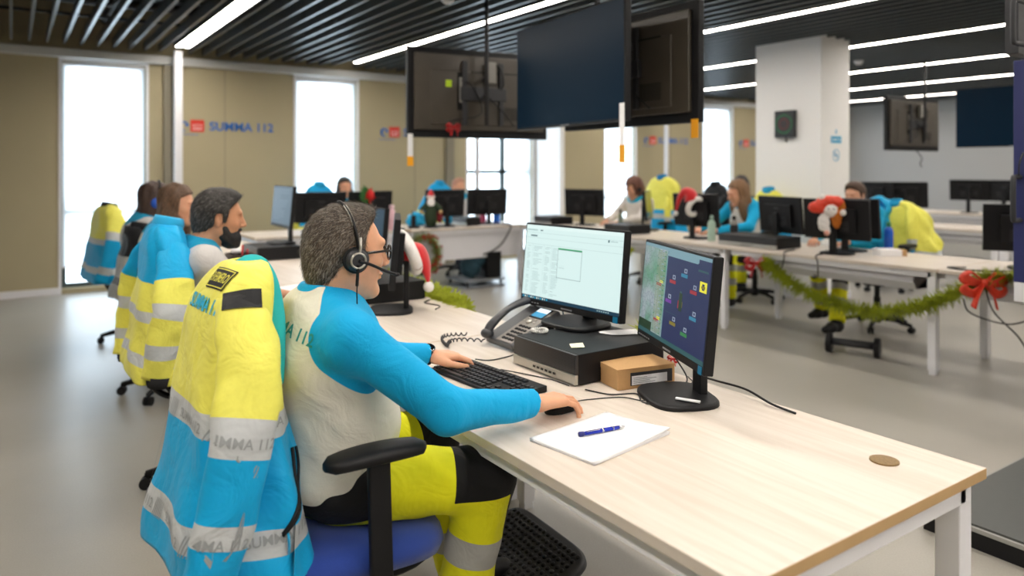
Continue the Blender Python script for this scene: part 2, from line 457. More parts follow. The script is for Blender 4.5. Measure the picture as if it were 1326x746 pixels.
for i in range(0, len(edges), 2): bb.b2((edges[i], Y1 - 0.015, 0), (edges[i + 1], Y1, 0.08))
struct(bb.build('baseboard_back', M_white))
m_glass, nt, b = newmat('window_glass')
out = nt.nodes['Material Output']; tr = nt.nodes.new('ShaderNodeBsdfTransparent'); gl = nt.nodes.new('ShaderNodeBsdfGlossy'); gl.inputs['Roughness'].default_value = 0.02
ms = nt.nodes.new('ShaderNodeMixShader'); ms.inputs[0].default_value = 0.06; nt.links.new(tr.outputs[0], ms.inputs[1]); nt.links.new(gl.outputs[0], ms.inputs[2]); nt.links.new(ms.outputs[0], out.inputs[0])
m_blind, nt, b = newmat('translucent_blind')
out = nt.nodes['Material Output']; tl = nt.nodes.new('ShaderNodeBsdfTranslucent'); tl.inputs[0].default_value = (0.95, 0.97, 0.98, 1)
tr = nt.nodes.new('ShaderNodeBsdfTransparent'); df = nt.nodes.new('ShaderNodeBsdfDiffuse'); df.inputs[0].default_value = (0.85, 0.87, 0.88, 1)
wv = nt.nodes.new('ShaderNodeTexNoise'); wv.inputs['Scale'].default_value = 400
m1 = nt.nodes.new('ShaderNodeMixShader'); m1.inputs[0].default_value = 0.25; m2 = nt.nodes.new('ShaderNodeMixShader'); m2.inputs[0].default_value = 0.22
mr = nt.nodes.new('ShaderNodeMapRange'); mr.inputs['To Min'].default_value = 0.18; mr.inputs['To Max'].default_value = 0.26
nt.links.new(wv.outputs['Fac'], mr.inputs['Value']); nt.links.new(mr.outputs[0], m2.inputs[0])
nt.links.new(tl.outputs[0], m1.inputs[1]); nt.links.new(df.outputs[0], m1.inputs[2]); nt.links.new(m1.outputs[0], m2.inputs[1]); nt.links.new(tr.outputs[0], m2.inputs[2]); nt.links.new(m2.outputs[0], out.inputs[0])
blind_lab = {0: 'white roller blind drawn down over the window left of all desks', 1: 'white roller blind drawn down behind the monitor with the poinsettia'}
wlabels = ['white roller blind beyond the left edge window', 'white roller blind over the window behind the jackets on the left', 'white roller blind over the window right of the leftmost wall logo', 'white roller blind on the right part of the dark framed window only',
           'white roller blind over the window behind the far lone desk', 'white roller blind over the window beside the white square column', 'white roller blind over the window hidden by the square column']
for i, w in enumerate(WIN):
    n = i + 1; WW = WIDE.get(i, .87)
    f = MB(); e = 0.05
    f.b2((w, Y1 + 0.08, WZ0), (w + e, Y1 + 0.15, WZ1)); f.b2((w + WW - e, Y1 + 0.08, WZ0), (w + WW, Y1 + 0.15, WZ1))
    f.b2((w + e, Y1 + 0.08, WZ0), (w + WW - e, Y1 + 0.15, WZ0 + e)); f.b2((w + e, Y1 + 0.08, WZ1 - e), (w + WW - e, Y1 + 0.15, WZ1))
    zb = 1.36 if i == 3 else 0.9
    f.b2((w + e, Y1 + 0.08, zb), (w + WW - e, Y1 + 0.15, zb + 0.06))
    if i == 3: f.b2((w + 0.68, Y1 + 0.08, WZ0), (w + 0.75, Y1 + 0.15, WZ1))
    wo = struct(f.build('window_%d' % n, M_frame, None))
    struct(MB().b2((w + e, Y1 + 0.11, WZ0 + e), (w + WW - e, Y1 + 0.116, WZ1 - e)).build('window_pane', m_glass, wo))
    r = MB(); r.b2((w - 0.03, Y1 - 0.012, 0), (w, Y1 + 0.0, WZ1 + 0.03)); r.b2((w + WW, Y1 - 0.012, 0), (w + WW + 0.03, Y1, WZ1 + 0.03)); r.b2((w, Y1 - 0.012, WZ1), (w + WW, Y1, WZ1 + 0.03))
    struct(r.build('window_trim', M_white, wo))
    if i == 3: w += .73; WW = .52
    t = empty('roller_blind', (w + WW / 2, Y1 + 0.04, 0)); tag(t, wlabels[i], 'blind', 'roller blinds on the window wall')
    q = MB(); N = 24
    for j in range(N):
        z0 = 0.31 + (2.63 - 0.31) * j / N; z1 = 0.31 + (2.63 - 0.31) * (j + 1) / N
        q.add([(-WW / 2 + 0.01, 0, z0), (WW / 2 - 0.01, 0, z0), (WW / 2 - 0.01, 0, z1), (-WW / 2 + 0.01, 0, z1)], [(0, 1, 2, 3)])
    q.build('blind_fabric', m_blind, t)
    MB().tube([(-WW / 2 + 0.005, 0, 2.645), (WW / 2 - 0.005, 0, 2.645)], 0.022, 12).build('roller', M_white, t, smooth=True)
    MB().b2((-WW / 2 + 0.01, -0.008, 0.295), (WW / 2 - 0.01, 0.008, 0.315)).build('bottom_bar', M_white, t)
# other walls
struct(MB().b2((X1, Y0, 0), (X1 + 0.2, Y1 + 0.2, ROOF_Z)).build('wall_right', M_lightgrey))
struct(MB().b2((X0 - 0.2, Y0, 0), (X0, Y1 + 0.2, ROOF_Z)).build('wall_left', M_beige))
struct(MB().b2((X0, Y0 - 0.2, 0), (X1, Y0, ROOF_Z)).build('wall_front', M_lightgrey))
ceil = struct(MB().b2((X0, Y0, ROOF_Z), (X1, Y1 + 0.2, ROOF_Z + 0.1)).build('ceiling', M_void))
# baffle ceiling: slats run along Y, a light line replaces every thirteenth
LX = [1.65 + 2.15 * k for k in range(0, 7)]
sb = MB(); x = X0 + 0.1; k = 0
STEP = 2.15 / 13
x = LX[0] - STEP * 26
while x < X1 - 0.05:
    if x > X0 + 0.03 and min(abs(x - l) for l in LX) > 0.1 and abs(x + 0.55) > 0.1:
        sb.b2((x - 0.014, Y0 + 0.02, SLAT_Z), (x + 0.014, Y1 - 0.05, SLAT_Z + 0.10))
    x += STEP
struct(sb.build('ceiling_slats', M_slat, ceil))
db = MB()
for y in np.arange(-3.5, 9.6, 1.2): db.b2((X0, y, SLAT_Z + 0.11), (X1, y + 0.03, SLAT_Z + 0.135))
struct(db.build('ceiling_carrier_rails', mat('black_steel', '1a1b1c', 0.6), ceil))
pd = MB()
for (xa, ya, xb, yb, r) in ((-2, 8.6, 15, 8.6, 0.05), (-2, 7.4, 15, 7.4, 0.04), (0.9, -3, 0.9, 9.6, 0.06)): pd.tube([(xa, ya, 3.15), (xb, yb, 3.15)], r, 10)
struct(pd.build('ceiling_pipes', mat('dark_brown_pipe', '2a2220', 0.6), ceil))
# strip lights
def striplight(x, dbl, label, Y1=Y1):
    t = empty('strip_light', (x, 0, SLAT_Z)); tag(t, label, 'ceiling light', 'light lines in the slatted ceiling')
    w = 0.052 if dbl else 0.035
    h = MB(); a = 0.09 if dbl else 0.055
    h.b2((-a, Y0 + 0.05, 0.03), (a, Y1 - 0.5, 0.10)); h.b2((-a, Y0 + 0.05, 0.0), (-a + 0.012, Y1 - 0.5, 0.03)); h.b2((a - 0.012, Y0 + 0.05, 0.0), (a, Y1 - 0.5, 0.03))
    if dbl: h.b2((-0.008, Y0 + 0.05, 0.0), (0.008, Y1 - 0.5, 0.03))
    h.build('housing', M_darkgrey, t)
    em = emat('led_diffuser', 'fff6ea', STRIP_POWER)
    if dbl:
        for s in (-1, 1): MB().b2((s * 0.043 - 0.034, Y0 + 0.06, 0.008), (s * 0.043 + 0.034, Y1 - 0.52, 0.028)).build('diffuser', em, t)
    else: MB().b2((-0.042, Y0 + 0.06, 0.004), (0.042, Y1 - 0.52, 0.028)).build('diffuser', em, t)
SL = ['double light line ending above the leftmost wall logo',
      'light line ending above the monitor screens hung back to back', 'light line passing right of the hung screens, brightest there', 'light line meeting the top of the square column',
      'light line second beyond the square column', 'light line third beyond the square column', 'light line farthest back, along the grey wall']
for l, lab in zip(LX, SL): striplight(l, abs(l - 1.65) < 0.01, lab)
striplight(-0.55, True, 'short light line in the ceiling over the jackets on the left', 5.0)
# spot detectors
for (x, y, lab) in ((3.0, 5.35, 'small round white smoke detector under the slats at the top left'), (9.2, 5.4, 'small round white smoke detector near the far hung screens')):
    t = empty('smoke_detector', (x, y, SLAT_Z)); tag(t, lab, 'smoke detector')
    MB().lathe([(0.055, 0), (0.055, -0.02), (0.03, -0.045)]).build('detector_body', M_white, t, smooth=True)
    MB().lathe([(0.065, 0.0), (0.065, 0.012)]).build('base', M_grey, t)
# square column
cx0, cx1, cy0, cy1 = 7.16, 7.69, 4.62, 5.46
colm = struct(MB().b2((cx0, cy0, 0), (cx1, cy1, ROOF_Z)).build('column_1', M_wallwhite, None, bevel=0.004))
struct(MB().b2((cx0 - 0.012, cy0 - 0.012, 0), (cx1 + 0.012, cy1 + 0.012, 0.08)).build('baseboard_column', M_white, colm))
colm['label'] = 'white square column'
c2 = struct(MB().b2((7.16, 9.15, 0), (7.25, Y1, ROOF_Z)).build('column_2', M_wallwhite))
struct(MB().b2((7.25, 9.15, 0), (8.1, Y1, 2.7)).build('wall_return', M_beige))
# LED clock on the column
t = empty('wall_clock_display', (cx0, 5.04, 1.93)); tag(t, 'square dark LED clock with green ring of dots on the white column', 'clock')
MB().box((-0.03, 0, 0), (0.06, 0.25, 0.30)).build('housing', M_darkgrey, t, bevel=0.008)
r = MB()
for i in range(60):
    a = i / 60 * 2 * PI; r.box((-0.0625, 0.1 * math.sin(a), 0.1 * math.cos(a)), (0.003, 0.006, 0.006))
r.build('dot_ring', emat('green_led', '2f9a5a', 0.7), t)
r = MB()
for i in range(24):
    a = i / 24 * 2 * PI; r.box((-0.0625, 0.055 * math.sin(a), 0.055 * math.cos(a)), (0.003, 0.007, 0.007))
r.build('inner_dots', emat('red_led', 'a33a2a', 0.6), t)
MB().tube([(-0.02, 0.0, -0.15), (-0.012, 0.0, -0.2)], 0.008).build('cable_stub', M_black, t)
# signs on the column
def plane_y(x, y, z, rz=0): return Matrix.Translation((x, y, z)) @ Euler((PI / 2, 0, rz)).to_matrix().to_4x4()
M_signblue = mat('sign_blue', '3ea6d0', 0.5); M_wallblue = mat('lettering_blue', '2b6cc0', 0.6); M_logored = mat('logo_red', 'd83a2c', 0.6)
t = empty('column_sign', (7.43, 4.618, 1.75)); tag(t, 'small blue sign strip above a no-smoking ring on the white column', 'sign')
MB().box((0, 0, 0), (0.19, 0.004, 0.075)).build('blue_strip', M_signblue, t)
MB().box((-0.03, -0.003, 0), (0.09, 0.002, 0.012)).box((0.055, -0.003, 0), (0.03, 0.002, 0.012)).build('pale_marks', M_paper, t)
r = MB(); n = 28
r.add([(rr * math.cos(2 * PI * i / n), 0, -0.17 + rr * math.sin(2 * PI * i / n)) for i in range(n) for rr in (0.055, 0.065)], [(2 * i, 2 * i + 1, (2 * i + 3) % (2 * n), (2 * i + 2) % (2 * n)) for i in range(n)])
r.box((0, 0, -0.17), (0.115, 0.002, 0.01), rot=(0, PI / 4, 0)); r.box((0, 0, -0.17), (0.06, 0.002, 0.016)); r.build('no_smoking_ring', M_signblue, t)
MB().lathe([(0.012, 0), (0.012, 0.002)], n=16, M=plane_y(0, 0, 0.1)).box((0, 0, 0.075), (0.03, 0.002, 0.02)).build('symbol', M_signblue, t)
# wall logos
for i, x in enumerate((1.74, 4.43, 7.95 + 1.72, 12.36)):
    lab = ['wall lettering SUMMA 112 between the two left windows', 'wall lettering SUMMA 112 partly hidden by the hung screen back', 'wall lettering SUMMA 112 right of a thin white pole, below the hung screens', 'wall lettering SUMMA 112 just left of the white square column'][i]
    t = empty('wall_logo', (x, Y1 - 0.004, 1.95)); tag(t, lab, 'logo', 'logos on the window wall')
    MB().box((0.13 + 0.05, 0, 0.02), (0.16, 0.006, 0.15)).build('red_square', M_logored, t)
    s = MB()
    for sx in (-0.045, -0.015, 0.015, 0.045):
        for sz in (0.035, 0.01): s.box((0.18 + sx, -0.004, sz), (0.012, 0.003, 0.012), rot=(0, PI / 4, 0))
    s.box((0.18, -0.004, -0.02), (0.11, 0.003, 0.01)); s.build('white_stars', M_paper, t)
    s = MB(); s.tube([(0.055 * math.cos(a) + 0.03, 0, 0.055 * math.sin(a) + 0.01) for a in np.linspace(0.9, 4.9, 14)], [0.004 + 0.014 * math.sin(k / 13 * PI) for k in range(14)], 6)
    s.ball((0.06, 0, 0.03), (0.02, 0.004, 0.02), 6); s.box((0.06, 0, -0.09), (0.26, 0.003, 0.008)); s.build('blue_swirl', M_wallblue, t)
    text_flat('lettering', 'SUMMA 112', 0.155, plane_y(0.32, -0.002, 0.015), M_wallblue, t, bold=0.003, align='LEFT')
# floor-to-ceiling service poles
for (x, y, lab) in ((1.655, 9.55, 'white vertical pole rising to the ceiling left of the wall lettering'), (5.72, 9.3, 'thin white pole in front of the dark framed window'), (9.85, 9.45, 'thin white pole behind the jackets on the right rows')):
    t = empty('service_pole', (x, y, 0)); tag(t, lab, 'pole')
    w = 0.045 if x < 2 else 0.03
    MB().b2((-w, -w, 0.02), (w, w, SLAT_Z)).build('shaft', M_white, t, bevel=0.008)
    MB().b2((-w - 0.03, -w - 0.03, 0), (w + 0.03, w + 0.03, 0.02)).build('floor_plate', M_grey, t)
# ================================================================ FURNITURE
def wood_mat():
    m, nt, b = newmat('pale_wood_laminate')
    tc = nt.nodes.new('ShaderNodeTexCoord'); mp = nt.nodes.new('ShaderNodeMapping'); mp.inputs['Scale'].default_value = (14, 0.9, 5)
    nt.links.new(tc.outputs['Object'], mp.inputs['Vector'])
    n1 = nt.nodes.new('ShaderNodeTexNoise'); n1.inputs['Scale'].default_value = 2.2; n1.inputs['Detail'].default_value = 7; n1.inputs['Distortion'].default_value = 0.6
    nt.links.new(mp.outputs[0], n1.inputs['Vector'])
    r = nt.nodes.new('ShaderNodeValToRGB'); r.color_ramp.elements[0].position = 0.38; r.color_ramp.elements[0].color = (*lin('cdc1b4'), 1)
    r.color_ramp.elements[1].position = 0.62; r.color_ramp.elements[1].color = (*lin('d8cec3'), 1)
    nt.links.new(n1.outputs['Fac'], r.inputs[0]); nt.links.new(r.outputs[0], b.inputs['Base Color']); b.inputs['Roughness'].default_value = 0.42
    return m
M_wood = wood_mat()
M_edge = mat('tan_edge_band', 'bd9c6e', 0.6, var=0.08, scale=20)
M_tray = mat('white_panel', 'dcdbe0', 0.5, var=0.02)
def desk(label, x0, x1, y0, y1, along='y', panel=None, group='white benches of desks', legs=(-1, 1), rear=True, legz=0.0):
    cx, cy = (x0 + x1) / 2, (y0 + y1) / 2
    t = empty('desk', (cx, cy, 0)); tag(t, label, 'desk', group)
    hx, hy = (x1 - x0) / 2 - 0.002, (y1 - y0) / 2 - 0.002
    def L(px, py, pz): return (px, py, pz)
    tb = MB(); vs = [(-hx, -hy, .715), (hx, -hy, .715), (hx, hy, .715), (-hx, hy, .715), (-hx, -hy, .74), (hx, -hy, .74), (hx, hy, .74), (-hx, hy, .74)]
    tb.add(vs, [(4, 5, 6, 7)], 0); tb.add(vs, [(3, 2, 1, 0)], 0); tb.add(vs, [(0, 1, 5, 4), (2, 3, 7, 6)], 1 if along == 'y' else 0); tb.add(vs, [(1, 2, 6, 5), (3, 0, 4, 7)], 0 if along == 'y' else 0)
    tt = MB(); tt.v = tb.v[:8]; tt.f = [list(f) for f in [(4, 5, 6, 7), (3, 2, 1, 0), (0, 1, 5, 4), (2, 3, 7, 6), (1, 2, 6, 5), (3, 0, 4, 7)]]
    tt.m = [0, 0] + ([1, 1, 0, 0] if along == 'y' else [0, 0, 1, 1])
    tt.build('desktop', [M_wood, M_edge], t, bevel=0.002)
    w = 0.028
    fr = MB(); ix, iy = hx - 0.05, hy - 0.05
    fr.b2((-ix, -iy - w, .665), (ix, -iy + w * 0.4, .714)); fr.b2((-ix, iy - w * 0.4, .665), (ix, iy + w, .714))
    fr.b2((-ix - w, -iy, .675), (-ix + 0.012, iy, .7135)); fr.b2((ix - 0.012, -iy, .675), (ix + w, iy, .7135))
    fr.build('frame_rail', M_white, t, bevel=0.002)
    for sx in (-1, 1):
        for sy in legs:
            g = MB(); g.b2((sx * ix - w, sy * iy - w, 0.03), (sx * ix + w, sy * iy + w, 0.7145)); g.b2((sx * ix - w + 0.006, sy * iy - w + 0.006, 0.0), (sx * ix + w - 0.006, sy * iy + w - 0.006, 0.03))
            g.build('leg', M_white, t, bevel=0.004)
    if panel == 'tray':       # sagging cable tray under the edge that faces the aisle
        g = MB(); pts = [(-hx + 0.10, .70), (-hx + 0.07, .62), (-hx + 0.12, .56), (-hx + 0.30, .56), (-hx + 0.33, .66)]
        g.loft([[(p[0], -hy + 0.2, p[1]) for p in pts] + [(p[0] + 0.006, -hy + 0.2, p[1] + 0.006) for p in pts[::-1]], [(p[0], hy - 0.2, p[1]) for p in pts] + [(p[0] + 0.006, hy - 0.2, p[1] + 0.006) for p in pts[::-1]]])
        g.build('cable_tray', M_tray, t)
    if panel == 'screen':
        MB().b2((-ix + 0.03, -hy + 0.06, 0.36), (ix - 0.03, -hy + 0.08, 0.70)).build('modesty_panel', M_tray, t, bevel=0.003)
    return t
DX0, DX1 = 0.985, 1.84
d1 = desk('large pale wood desk in front holding the two lit monitors', DX0, DX1, .77, 2.57)
desk('pale wood desk of the bearded man with the santa hat monitor', DX0, DX1, 2.57, 4.37)
desk('pale wood desk beyond the bearded man, with a wire basket', DX0, DX1, 4.37, 6.17)
desk('pale wood desk at the far end of the row by the windows', DX0, DX1, 6.17, 7.4)
g = MB().lathe([(0.032, 0.0), (0.032, 0.003), (0.027, 0.0032)], n=32)
gr = g.build('cable_grommet', mat('bronze_cap', '8a6f45', 0.4, metal=0.5, var=0.5, scale=220), None, smooth=False); gr.location = (1.683, 0.925, 0.7402)
tag(gr, 'small round bronze cable cap set in the empty end of the front desk', 'cable cap')
# bench under the far window and the lone desk
desk('desk by the window wall carrying the poinsettia monitor', 2.0, 3.62, 7.5, 8.3, 'x', 'screen')
desk('desk by the window wall with the santa figure and two black monitors', 3.72, 5.32, 7.47, 8.3, 'x', 'screen')
# right hand row, people sit on its far side
RX0, RX1 = 5.22, 6.1
desk('desk in the right row nearest the camera, tangled cables below', RX0, RX1, .70, 2.5, 'y', 'tray', legs=(-1,))
desk('desk in the right row with the green garland slung along it', RX0, RX1, 2.5, 4.3, 'y', 'tray', legs=(-1,))
desk('desk in the right row where the long haired woman writes', RX0, RX1, 4.3, 6.1, 'y', 'tray', legs=(-1,))
desk('desk at the far end of the right row with the short haired woman', RX0, RX1, 6.1, 7.6, 'y', 'tray')
for i, (y0, y1, lab) in enumerate(((3.66, 5.4, 'empty pale desk in the second row beyond the yellow and cyan jacket'), (5.4, 7.2, 'desk in the second row mostly hidden behind the white square column'), (1.8, 3.66, 'desk in the second row behind the dark navy display'))):
    desk(lab, 9.0, 9.8, y0, y1, 'y', 'tray')
for i, (y0, y1, lab) in enumerate(((5.0, 6.8, 'pale desk in the farthest row along the grey wall, right of the column'), (3.2, 5.0, 'pale desk in the farthest row, right hand one of the two'))):
    desk(lab, 12.2, 13.0, y0, y1, 'y', 'tray')

# ---------------------------------------------------------------- monitors
SCR = {}
def screen_mats(kind):
    if kind == 'sheet': return [emat('screen_pale', 'd9f1ef', .62), emat('screen_line', 'b3cfcf', 0.55), emat('screen_green', '3fb673', 0.5), emat('screen_bar', '23485f', 0.45), emat('screen_text', '6f8a90', 0.5), emat('screen_cyan', '35b4de', 0.6), emat('screen_white', 'e2f7f5', .62)]
    if kind == 'map': return [map_mat(), emat('scr_navy', '2f3a63', 0.45), emat('scr_bar', '8fb7c4', 0.4), emat('scr_grid', '9fae8a', 0.4), emat('scr_red', 'b03a44', 0.45), emat('scr_olive', '314a35', 0.4), emat('scr_yellow', 'e8e23c', 0.6), emat('scr_cyan', '3f8fb0', 0.45), emat('scr_purple', '7d3fa8', 0.45), emat('scr_green', '3f8e55', 0.45), emat('scr_white', 'a6b3c8', 0.45), emat('scr_gold', '988a3a', 0.4), emat('scr_line', '3d6a6e', 0.4)]
    if kind == 'blue': return [emat('scr_blue', '55778f', 0.2), emat('scr_blueline', '86a3b2', 0.22)]
    return [M_blackgloss]
def map_mat():
    m, nt, b = newmat('screen_map')
    tc = nt.nodes.new('ShaderNodeTexCoord'); n1 = nt.nodes.new('ShaderNodeTexNoise'); n1.inputs['Scale'].default_value = 11; n1.inputs['Detail'].default_value = 5
    n2 = nt.nodes.new('ShaderNodeTexVoronoi'); n2.inputs['Scale'].default_value = 55; n2.feature = 'DISTANCE_TO_EDGE'
    nt.links.new(tc.outputs['Object'], n1.inputs[0]); nt.links.new(tc.outputs['Object'], n2.inputs[0])
    r = nt.nodes.new('ShaderNodeValToRGB'); el = r.color_ramp.elements; el[0].position = 0.36; el[0].color = (*lin('3f9a6f'), 1); el[1].position = 0.62; el[1].color = (*lin('a7b6bd'), 1)
    e = el.new(0.5); e.color = (*lin('86aaa0'), 1)
    nt.links.new(n1.outputs['Fac'], r.inputs[0])
    r2 = nt.nodes.new('ShaderNodeValToRGB'); r2.color_ramp.elements[0].position = 0.0; r2.color_ramp.elements[0].color = (*lin('6b7d95'), 1); r2.color_ramp.elements[1].position = 0.09; r2.color_ramp.elements[1].color = (1, 1, 1, 1)
    nt.links.new(n2.outputs['Distance'], r2.inputs[0])
    mx = nt.nodes.new('ShaderNodeMix'); mx.data_type = 'RGBA'; mx.blend_type = 'MULTIPLY'; mx.inputs['Factor'].default_value = 0.6
    nt.links.new(r.outputs[0], mx.inputs['A']); nt.links.new(r2.outputs[0], mx.inputs['B'])
    b.inputs['Base Color'].default_value = (0.05, 0.05, 0.05, 1); b.inputs['Roughness'].default_value = 0.3
    nt.links.new(mx.outputs['Result'], sock(b, 'Emission Color')); sock(b, 'Emission Strength').default_value = 0.45
    return m
def screen_rects(kind, w, h):
    """u from the viewer's left 0..1, v from the top 0..1"""
    R = []; rnd = random.Random(5)
    if kind == 'sheet':
        R.append((0, 0, 1, 1, 0)); R.append((0, 0, 1, .045, 6)); R.append((0.0, 0.955, 1, 1, 3))
        for v in (.10, .17, .255): R.append((0, v, 1, v + .003, 1))
        R.append((.01, .06, .13, .075, 1)); R.append((.16, .06, .19, .075, 4)); R.append((.055, .135, .13, .155, 4))
        for k in range(34):
            v = .285 + k * .019
            for (a, b_) in ((.03, .07), (.10, .20), (.23, .29), (.31, .39)):
                if rnd.random() < .8: R.append((a, v, a + (b_ - a) * rnd.uniform(.4, 1), v + .006, 1))
        for u in (.088, .215, .30): R.append((u, .26, u + .0015, .94, 1))
        x0, y0, x1, y1 = .37, .275, .62, .665
        R.append((x0, y0, x1, y1, 4)); R.append((x0 + .003, y0 + .022, x1 - .003, y1 - .005, 0)); R.append((x0, y0, x1, y0 + .016, 2))
        for k in range(12): R.append((x0 + .02, y0 + .06 + k * .024, x0 + .02 + rnd.uniform(.03, .12), y0 + .066 + k * .024, 1))
        R.append((.86, .105, .875, .135, 4)); R.append((.885, .115, .95, .125, 1))
        for k in range(13): R.append((.015 + k * .022, .967, .027 + k * .022, .988, 5 if k % 3 == 0 else 6 if k % 3 == 1 else 1))
        for k in range(6): R.append((.80 + k * .02, .97, .81 + k * .02, .985, 1))
    if kind == 'map':
        R.append((0, 0, .385, 1, 0)); R.append((.385, 0, 1, 1, 1)); R.append((0, 0, 1, .035, 2)); R.append((.395, .065, .83, .085, 2)); R.append((0.385, .035, .395, .96, 2)); R.append((0, .955, 1, 1, 12)); R.append((.0, .86, .22, .955, 5)); R.append((.4, .035, .84, .075, 2))
        for k in range(52):
            v = .05 + k * .0172
            R.append((.235, v, .255, v + .009, 3 if k % 5 else 9)); R.append((.262, v, .30, v + .009, 3)); R.append((.306, v, .335, v + .009, 3 if k % 4 else 10)); R.append((.341, v, .368, v + .009, 3 if k % 3 else 9))
        for v in (.40, .79): R += [(.25, v, .33, v + .03, 4), (.30, v - .03, .35, v, 6)]
        R.append((.262, .395, .375, .40, 10))
        for (u, v, c) in ((.66, .22, 7), (.50, .32, 4), (.80, .35, 4), (.46, .53, 8), (.82, .60, 7), (.55, .74, 11), (.72, .79, 9)):
            R.append((u - .045, v, u + .045, v + .035, c)); R.append((u - .005, v - .055, u + .035, v - .012, 10)); R.append((u + .005, v - .045, u + .025, v - .022, 1))
        R += [(.615, .42, .66, .60, 5), (.62, .40, .645, .46, 12), (.635, .50, .665, .56, 11), (.60, .50, .612, .58, 4)]
        R += [(.875, .235, .965, .335, 6), (.905, .255, .935, .315, 1), (.895, .275, .945, .30, 11), (.84, .13, .97, .15, 12), (.43, .66, .60, .664, 12)]
    if kind == 'blue':
        R.append((0, 0, 1, 1, 0)); rnd = random.Random(2)
        for k in range(12): R.append((.05, .08 + k * .07, .05 + rnd.uniform(.3, .85), .10 + k * .07, 1))
    if not R: R = [(0, 0, 1, 1, 0)]
    return R
def monitor(label, loc, rz, w=.545, h=.325, zb=.12, tilt=.09, kind=None, noff=0.0, poff=0.0, base='round', group='black desktop monitors', loc_z=.74, logo=False):
    t = empty('computer_monitor', (loc[0], loc[1], loc_z), rz); tag(t, label, 'monitor', group)
    P = T(0, poff, zb) @ Euler((0, -tilt, 0)).to_matrix().to_4x4()     # panel frame: hinge at the lower edge, screen faces +x, tilted back
    bz = 0.008
    b = MB(); b.b2((-0.018, -w / 2, 0), (0.012, w / 2, h)); b.b2((-0.045, -w / 2 + .10, .06), (-0.018, w / 2 - .10, h - .07))
    fr = b.build('casing', M_black, t, bevel=0.004, M=P)
    if True:
        vt = MB()
        for k in range(7): vt.b2((-0.0465, -0.12, .075 + k * .012), (-0.045, 0.12, .079 + k * .012))
        vt.b2((-0.0475, -0.03, h - .11), (-0.045, 0.03, h - .095)); vt.build('rear_vents', M_darkgrey, t, M=P)
    sc = MB()
    zlo = 0.024 if kind else 0.016; sw = w - 2 * bz; sh = h - bz - zlo
    for i, (u0, v0, u1, v1, c) in enumerate(screen_rects(kind, w, h)):
        xx = 0.0125 + 0.00004 * i if i < 12 else 0.0125 + 0.00004 * 12 + 0.00002 * (i % 9)
        # viewer's left is +y seen from +x looking to -x ... screen faces +x, viewer left = +y... mirrored
        ya = -sw / 2 + sw * u0; yb = -sw / 2 + sw * u1; za = zlo + sh * (1 - v0); zb_ = zlo + sh * (1 - v1)
        sc.add([(xx, ya, zb_), (xx, yb, zb_), (xx, yb, za), (xx, ya, za)], [(0, 1, 2, 3)], c)
    sc.build('screen', screen_mats(kind), t, M=P)
    if logo:
        MB().b2((0.0125, w / 2 - .035, 0.0), (0.0135, w / 2 - .012, 0.022)).build('energy_sticker', emat('sticker_cyan', '2aa8d8', 0.15), t, M=P)
        bt = MB()
        for k in range(6): bt.b2((0.0122, -w / 2 + 0.02 + k * .017, 0.008), (0.0135, -w / 2 + 0.03 + k * .017, 0.012))
        bt.b2((0.0122, -0.03, 0.008), (0.0132, 0.03, 0.013)); bt.build('bezel_marks', M_grey, t, M=P)
    nk = MB(); zt = zb + h * .55
    nk.b2((-0.085, noff - .028, 0.012), (-0.06, noff + .028, zt)); nk.b2((-0.062, noff - .05, zt - .08), (-0.04, noff + .05, zt + .0))
    nk.build('neck', M_black, t, bevel=0.004)
    n = 28; bs = MB()
    ring = []
    for j in range(n):
        a = 2 * PI * j / n; e = 2.0 / 3.2; ca, sa = math.cos(a), math.sin(a)
        ring.append((0.105 * math.copysign(abs(ca) ** e, ca) - 0.0, noff + 0.125 * math.copysign(abs(sa) ** e, sa)))
    bs.loft([[(x, y, 0.0) for x, y in ring], [(x, y, 0.010) for x, y in ring], [(x * .93, noff + (y - noff) * .93, 0.016) for x, y in ring]])
    bs.build('base', M_black, t, bevel=0.002)
    return t
m1 = monitor('lit monitor with a pale spreadsheet, standing on the computer case', (1.737, 2.168), PI + .068, w=.552, zb=.04, tilt=.10, kind='sheet', noff=.04, poff=.0, loc_z=.842, logo=True)
m2 = monitor('lit monitor with a map and dark blue window, nearest the camera', (1.672, 1.605), PI - .42, w=.52, zb=.12, tilt=.10, kind='map', noff=.085, poff=.03, logo=True)
# copies: one plain black prototype, rotated; placed by centre of base
def far_mon(label, x, y, rz, z=.74, first=[None]):
    if first[0] is None:
        first[0] = monitor(label, (x, y), rz, group='black monitors on the far desks', loc_z=z); return first[0]
    c = copy_tree(first[0]); c.location = (x, y, z); c.rotation_euler = (0, 0, rz); c['label'] = label; return c
far_mon('black monitor back with the red poinsettia, by the window wall', 3.28, 7.62, PI / 2 + .12)
far_mon('black monitor back left of the poinsettia one, by the window wall', 2.72, 7.62, PI / 2 - .1)
far_mon('black monitor back just right of the santa figure', 4.28, 7.72, PI / 2 + .05)
far_mon('black monitor back left of the red and blue bottles', 4.92, 7.78, PI / 2 - .12)
far_mon('black monitor back standing alone beside the white window column', 5.83, 6.95, .35)
far_mon('black monitor edge-on beside the short haired woman', 5.93, 5.95, -.9)
far_mon('black monitor back with the santa hat, right row', 5.62, 4.98, .05)
far_mon('black monitor back right of the long haired woman, above the computer case', 5.68, 4.05, -.25, z=.74)
far_mon('black monitor back holding the knitted plush', 5.52, 3.42, .08)
far_mon('black monitor back right of the plush toy, over the white box', 5.82, 3.49, -.05)
far_mon('black monitor back on the near end of the right row beside the navy display', 5.75, 2.15, .5)
